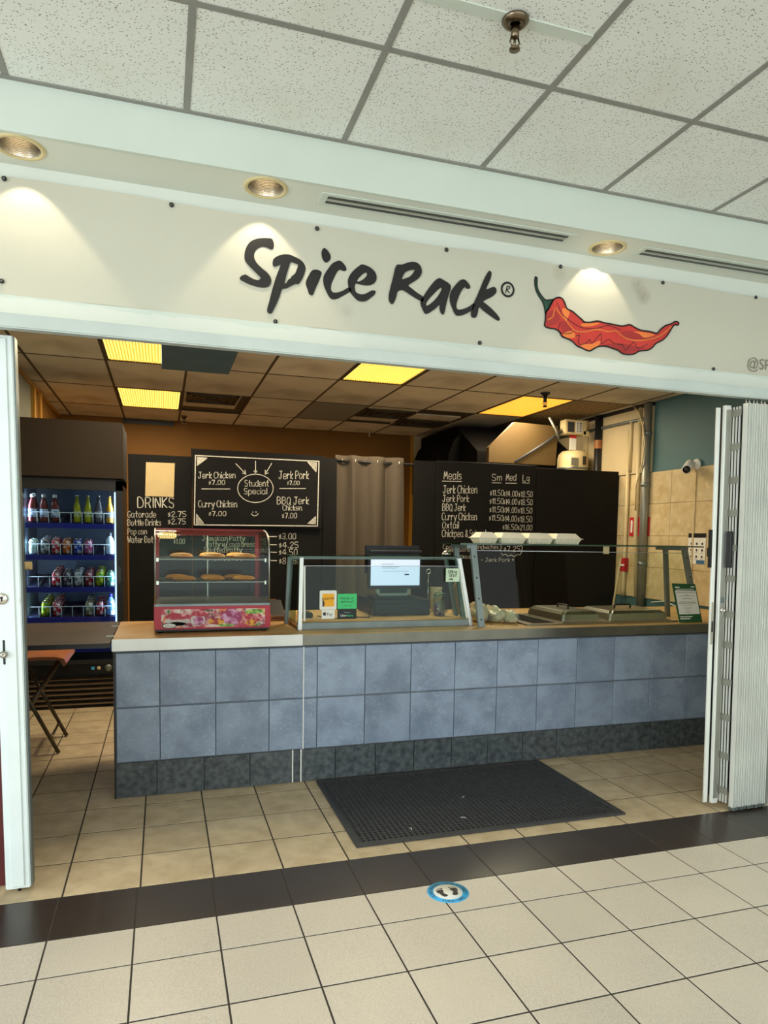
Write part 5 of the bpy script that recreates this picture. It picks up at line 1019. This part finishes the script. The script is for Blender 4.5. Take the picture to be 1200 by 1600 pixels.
sp_ = thing('ticket_spike', 'thin metal ring-topped stand between the till and candy jar', 'spike', (2.262, 2.0, ZD)); part('rod', MB().tube([(2.29, 2.02, ZD), (2.29, 2.02, 1.235)], .0035, 6), M_chrome, sp_); part('ring', MB().tube([(2.29+.016*math.cos(t*PI/8), 2.02, 1.25+.016*math.sin(t*PI/8)) for t in range(17)], .003, 6), M_chrome, sp_); part('foot', MB().lathe([(.03, 0), (.028, .006), (0, .007)], (2.29, 2.02, ZD), 16), M_chrome, sp_)
bl = thing('call_bell', 'chrome call bell on the top shelf of the small sneeze guard', 'bell', (2.262, 1.62, 1.374)); bc_ = (2.262, 1.62, 1.374)
part('base', MB().lathe([(.034, 0), (.036, .004), (.030, .008), (0, .008)], bc_, 22), M_black, bl); part('dome', MB().lathe([(.033, .010), (.031, .022), (.022, .034), (.008, .040), (0, .041)], bc_, 24), M_chrome, bl); part('button', MB().lathe([(.004, .040), (.004, .048), (.008, .050), (.006, .055), (0, .056)], bc_, 12), M_chrome, bl)
# stickers and note on the small guard's front pane
s1 = thing('payment_sticker', 'white framed yellow debit logo sticker on the guard glass', 'sticker', (1.412, 1.5, 1.04)); ys = 1.5005
part('plate', MB().prism(circ(0, 0, 1, 1, 4) and [(1.358, 1.042), (1.364, 1.036), (1.462, 1.036), (1.468, 1.042), (1.468, 1.152), (1.462, 1.158), (1.364, 1.158), (1.358, 1.152)], XZ(ys), XZ(ys+.002)), M_wpaper, s1)
part('yellow_panel', MB().poly([[(1.376, 1.056), (1.452, 1.056), (1.452, 1.138), (1.376, 1.138)]], XZ(ys-.0006)), M_orange_logo, s1); part('hand_mark', MB().poly([[(1.376, 1.056), (1.386, 1.056), (1.390, 1.075), (1.386, 1.092), (1.376, 1.096)]], XZ(ys-.0010)), M_ink, s1)
part('lettering', text_mb('Interac', lambda a, b: (a, ys-.0012, b+(a-1.37)*.12), 1.372, 1.094, h=.020, w=.082), M_ink, s1)
s2 = thing('delivery_sticker', 'mint green pickup or delivery sticker with black footer on the guard glass', 'sticker', (1.535, 1.5, .97))
part('mint_panel', MB().box(1.474, 1.600, ys-.0006, ys+.001, 1.040, 1.136), M_mint, s2); part('black_footer', MB().box(1.474, 1.600, ys-.0006, ys+.001, .974, 1.039), mat('dark_green_footer', (20, 30, 30), .5), s2)
part('lettering', text_mb('Pickup or', XZ(ys-.0014), 1.537, 1.101, h=.015, w=.088, align='CENTER').add([], []), M_ink, s2); part('lettering', text_mb('delivery?', XZ(ys-.0014), 1.537, 1.079, h=.015, w=.088, align='CENTER'), M_ink, s2); part('lettering', text_mb('ORDER ONLINE', XZ(ys-.0014), 1.537, 1.056, h=.005, w=.058, align='CENTER'), M_ink, s2)
part('footer_lettering', text_mb('Uber', XZ(ys-.0014), 1.495, .990, h=.015, w=.038), M_wpaper, s2); part('footer_lettering', text_mb('Eats', XZ(ys-.0014), 1.536, .990, h=.015, w=.040), M_mint, s2); part('footer_lettering', text_mb('available on', XZ(ys-.0014), 1.537, 1.014, h=.005, w=.045, align='CENTER'), M_wpaper, s2)
s3 = thing('payment_sticker', 'small white mobile pay sticker under the yellow debit sticker', 'sticker', (1.41, 1.5, .977)); part('plate', MB().box(1.372, 1.456, ys-.0004, ys+.001, .978, 1.034), M_wpaper, s3); part('lettering', text_mb('Pay', XZ(ys-.0012), 1.406, .998, h=.019, w=.036), M_ink, s3)
part('fruit_mark', MB().poly([smooth2([(1.388, 1.000), (1.393, .997), (1.398, 1.002), (1.400, 1.008), (1.397, 1.012), (1.400, 1.016), (1.395, 1.020), (1.390, 1.018), (1.385, 1.020), (1.380, 1.014), (1.381, 1.005), (1.384, .999)], 3, True)], XZ(ys-.0012)).poly([[(1.390, 1.020), (1.393, 1.026), (1.396, 1.027), (1.394, 1.022)]], XZ(ys-.0012)), M_ink, s3)
nt_ = thing('paper_note', 'pale green handwritten cash or debit note stuck to the guard glass', 'note', (2.27, 1.5, 1.21)); part('sheet', MB().box(2.210, 2.308, 1.494, 1.4955, 1.210, 1.298), M_note, nt_); part('lettering', hand_mb([('CASh or', 2.226, 2.290, 1.268, 1.268, .018), ('DEbIT', 2.236, 2.292, 1.243, 1.244, .018), ('only', 2.234, 2.262, 1.222, 1.223, .012)], XZ(1.4935), .0032), M_ink, nt_)
# cables on the deck
for k, (pts, lb) in enumerate([([(1.40, 1.75, ZD+.02), (1.5, 1.70, ZD+.006), (1.62, 1.78, ZD+.006), (1.75, 1.72, ZD+.006), (1.80, 1.90, ZD+.03)], 'black cable lying on the deck behind the stickers'), ([(1.79, 1.90, 1.10), (1.765, 1.87, 1.05), (1.80, 1.84, 1.01), (1.775, 1.82, .965), (1.90, 1.80, ZD+.006)], 'black cable hanging at the left side of the cash drawer')]):
    solo('cable', MB().tube([Vector(p) for p in pts], .004, 6), M_black_g, lb, 'cable', pts[0])
u = thing('card_reader', 'small dark card reader lying on the deck behind the stickers', 'card reader', (1.36, 1.85, ZD)); part('body', MB().box(1.30, 1.38, 1.80, 1.95, ZD, ZD+.035, .006), M_black, u); part('screen', MB().box(1.315, 1.365, 1.87, 1.93, ZD+.034, ZD+.037), M_dkgrey, u)
# tall clear containers and cup stack behind the small guard's right post
tc_ = thing('container_stack', 'tan stacked cups behind the candy jar', 'cups', (2.36, 2.1, ZC)); 
for k in range(4): part('cup', MB().lathe([(.036, .0+.022*k), (.046, .11+.022*k), (.048, .115+.022*k)], (2.37, 2.06, ZD), 18, caps=False), M_paper, tc_)
tb = thing('clear_tub', 'clouded clear tub standing behind the candy jar', 'tub', (2.42, 2.0, ZC)); part('body', MB().lathe([(.06, 0), (.07, .15), (.073, .155), (.07, .158)], (2.46, 2.2, ZC), 20, caps=False), G_case, tb); part('lid', MB().lathe([(.074, .155), (.074, .163), (0, .164)], (2.46, 2.2, ZC), 20), G_green, tb)
sb_ = thing('sauce_bottle', 'tall brown sauce bottle with black cap behind the two guards', 'bottle', (2.55, 2.2, ZC)); part('body', MB().lathe([(.03, 0), (.033, .01), (.033, .20), (.028, .225), (.016, .25)], (2.60, 2.2, ZC), 18), M_woodbox, sb_); part('cap', MB().lathe([(.017, .248), (.015, .28), (.006, .31), (0, .312)], (2.60, 2.2, ZC), 14), M_black, sb_)

# ================================================================== steam table
stt = thing('steam_table', 'stainless steam table top set into the counter behind the tall guard', 'steam table', (3.3, 1.8, ZC))
part('rim', MB().box(2.78, 4.02, 1.40, 2.02, ZC, ZC+.012, .003), M_steel, stt); part('open_well', MB().box(2.84, 3.02, 1.44, 1.96, ZC+.0125, ZC+.014), M_kitchen, stt)
def lid(x0, x1, y0, y1, label, alongy):
    t = thing('pan_lid', label, 'pan lid', ((x0+x1)/2, (y0+y1)/2, ZC+.012), 'steam table lids'); z = ZC+.012; h = .072; rim = .018; s1_, s2_ = .028, .05
    def ring(dx, dz): return [(x0+dx, y0+dx, z+dz), (x1-dx, y0+dx, z+dz), (x1-dx, y1-dx, z+dz), (x0+dx, y1-dx, z+dz)]
    bm = bmesh.new(); rings = [ring(0, 0), ring(0, .006), ring(rim, .008), ring(s1_, h*.75), ring(s2_, h), ring(s2_+.012, h+.002)]; V = [[bm.verts.new(p) for p in r] for r in rings]
    for a, b in zip(V, V[1:]):
        for i in range(4): bm.faces.new((a[i], a[(i+1) % 4], b[(i+1) % 4], b[i]))
    bm.faces.new(V[-1]); bm.faces.new(V[0][::-1])
    ed = [e for e in bm.edges if abs(e.verts[0].co.z-e.verts[1].co.z) > .001 and max(v.co.z for v in e.verts) > z+.007]
    bmesh.ops.bevel(bm, geom=ed, offset=.014, segments=3, affect='EDGES'); bm.verts.index_update()
    part('dome', MB().add([v.co for v in bm.verts], [[v.index for v in f.verts] for f in bm.faces]), M_steel, t); bm.free()
    cx, cy = (x0+x1)/2, (y0+y1)/2; zt = z+h
    if alongy: pts = [(cx, cy-.07, zt), (cx, cy-.07, zt+.02), (cx, cy-.06, zt+.028), (cx, cy+.06, zt+.028), (cx, cy+.07, zt+.02), (cx, cy+.07, zt)]
    else: pts = [(cx-.07, cy, zt), (cx-.07, cy, zt+.02), (cx-.06, cy, zt+.028), (cx+.06, cy, zt+.028), (cx+.07, cy, zt+.02), (cx+.07, cy, zt)]
    part('handle', MB().tube(pts, .007, 8), M_black, t)
lid(3.055, 3.40, 1.42, 1.96, 'domed steel pan lid with black handle, nearer the till', True)
lid(3.44, 3.975, 1.42, 1.86, 'wide domed steel pan lid nearest the green certificate', False)
# plastic bags of cups at the left of the steam table
def bag(cx, cy, rx, ry, h, sd, label):
    r = random.Random(sd); bm = bmesh.new(); bmesh.ops.create_uvsphere(bm, u_segments=22, v_segments=14, radius=1)
    ph = [r.uniform(0, 6.28) for _ in range(6)]
    for v in bm.verts:
        x, y, z = v.co; k = 1+.10*math.sin(5*x+ph[0]+3*z)+.08*math.sin(7*y+ph[1]+4*z)+.05*math.sin(11*z+ph[2]+6*x)
        v.co = Vector((x*rx*k, y*ry*k, max(0.0, (z*.5+.45)*h*k)))
    bm.transform(Matrix.Translation((cx, cy, ZC+.0005))); bm.verts.index_update(); mb = MB().add([v.co for v in bm.verts], [[v.index for v in f.verts] for f in bm.faces], True); bm.free()
    solo('plastic_bag', mb, M_plastic, label, 'bag', (cx, cy, ZC), 'bags by the steam table')
bag(2.545, 1.68, .055, .12, .15, 1, 'clouded plastic bag of cups beside the tall guard post')
bag(2.655, 1.66, .055, .13, .115, 2, 'clouded plastic bag in the middle of three by the steam table')
bag(2.735, 1.58, .045, .10, .09, 3, 'smaller clouded plastic bag nearest the open steam well')
# foam boxes on the tall guard
for k, (x0, x1, y0, y1, lb) in enumerate([(2.462, 2.612, 1.53, 1.69, 'smaller white foam box at the left end of the guard shelf'), (2.622, 2.822, 1.52, 1.72, 'second white foam box along the guard shelf, beside the smaller one'), (2.828, 3.035, 1.52, 1.72, 'third white foam box along the guard shelf'), (3.042, 3.255, 1.51, 1.71, 'white foam box at the right end of the row on the guard shelf')]):
    z = 1.468; t = thing('foam_box', lb, 'box', ((x0+x1)/2, (y0+y1)/2, z), 'foam boxes on the guard shelf'); ins = .022
    def frus(a, b, i0, i1, n=1):
        mb = MB(); A = [(x0+i0, y0+i0, a), (x1-i0, y0+i0, a), (x1-i0, y1-i0, a), (x0+i0, y1-i0, a)]; B = [(x0+i1, y0+i1, b), (x1-i1, y0+i1, b), (x1-i1, y1-i1, b), (x0+i1, y1-i1, b)]
        return mb.add(A+B, [(3, 2, 1, 0), (4, 5, 6, 7)]+[(i, (i+1) % 4, 4+(i+1) % 4, 4+i) for i in range(4)])
    part('base', frus(z, z+.036, ins, .003), M_foam, t); part('rim', MB().box(x0-.005, x1+.005, y0-.007, y1+.005, z+.036, z+.041, .0015), M_foam, t); part('lid', frus(z+.041, z+.076, .006, .034), M_foam, t)
    ri = MB(); nr = int((x1-x0)/.018)
    for q in range(nr): xx = x0+.02+(x1-x0-.04)*q/(nr-1); bar(ri, (x0+.022+(x1-x0-.044)*q/(nr-1), y0+.0195, z), (xx, y0+.001, z+.035), .003, .003)
    part('side_rib', ri, M_foam, t); part('lid_emboss', MB().box((x0+x1)/2-.03, (x0+x1)/2+.03, y0+.05, y0+.09, z+.076, z+.0772), M_cream, t)
# green certificate leaning on the tall guard
cf_ = thing('certificate', 'green public health notice card leaning by the right guard post', 'certificate', (4.17, 1.40, ZC))
yb_, yt_ = 1.365, 1.425
def CT_(off): return lambda a, b: (a, yb_+(yt_-yb_)*(b-.912)/.285-off, b)
card = [(4.000, .912), (4.205, .912), (4.175, 1.188), (3.968, 1.195)]
part('card', MB().prism(card, CT_(0), CT_(-.004)), M_green_card, cf_)
part('sheet', MB().poly([[(4.005, .970), (4.190, .972), (4.172, 1.140), (3.988, 1.145)]], CT_(.001)), M_wpaper, cf_)
part('heading', text_mb('NOTICE OF PUBLIC HEALTH INSPECTION', CT_(.0016), 4.082, 1.124, h=.010, w=.165, align='CENTER'), M_ink, cf_)
u = MB()
for k, (w, z) in enumerate([(.03, 1.108), (.14, 1.102), (.09, 1.082), (.14, 1.062), (.155, 1.052), (.155, 1.046), (.09, 1.034), (.06, 1.014), (.03, .998), (.05, .984)]): u.poly([[(4.087-w/2, z), (4.087+w/2, z), (4.087+w/2, z+.0028), (4.087-w/2, z+.0028)]], CT_(.0016))
part('print_line', u, M_grey_ink, cf_)
u = MB(); u.poly([[(4.01, .935), (4.10, .935), (4.10, .943), (4.01, .943)]], CT_(.0012)); u.poly([[(4.01, .950), (4.12, .950), (4.12, .957), (4.01, .957)]], CT_(.0012)); u.poly([[(3.990, 1.162), (4.03, 1.162), (4.03, 1.170), (3.990, 1.170)]], CT_(.0012)); u.poly([[(4.13, 1.165), (4.165, 1.165), (4.165, 1.172), (4.13, 1.172)]], CT_(.0012)); u.poly([[(4.0, 1.150), (4.155, 1.149), (4.155, 1.153), (4.0, 1.154)]], CT_(.0012)); part('white_print', u, M_wpaper, cf_)
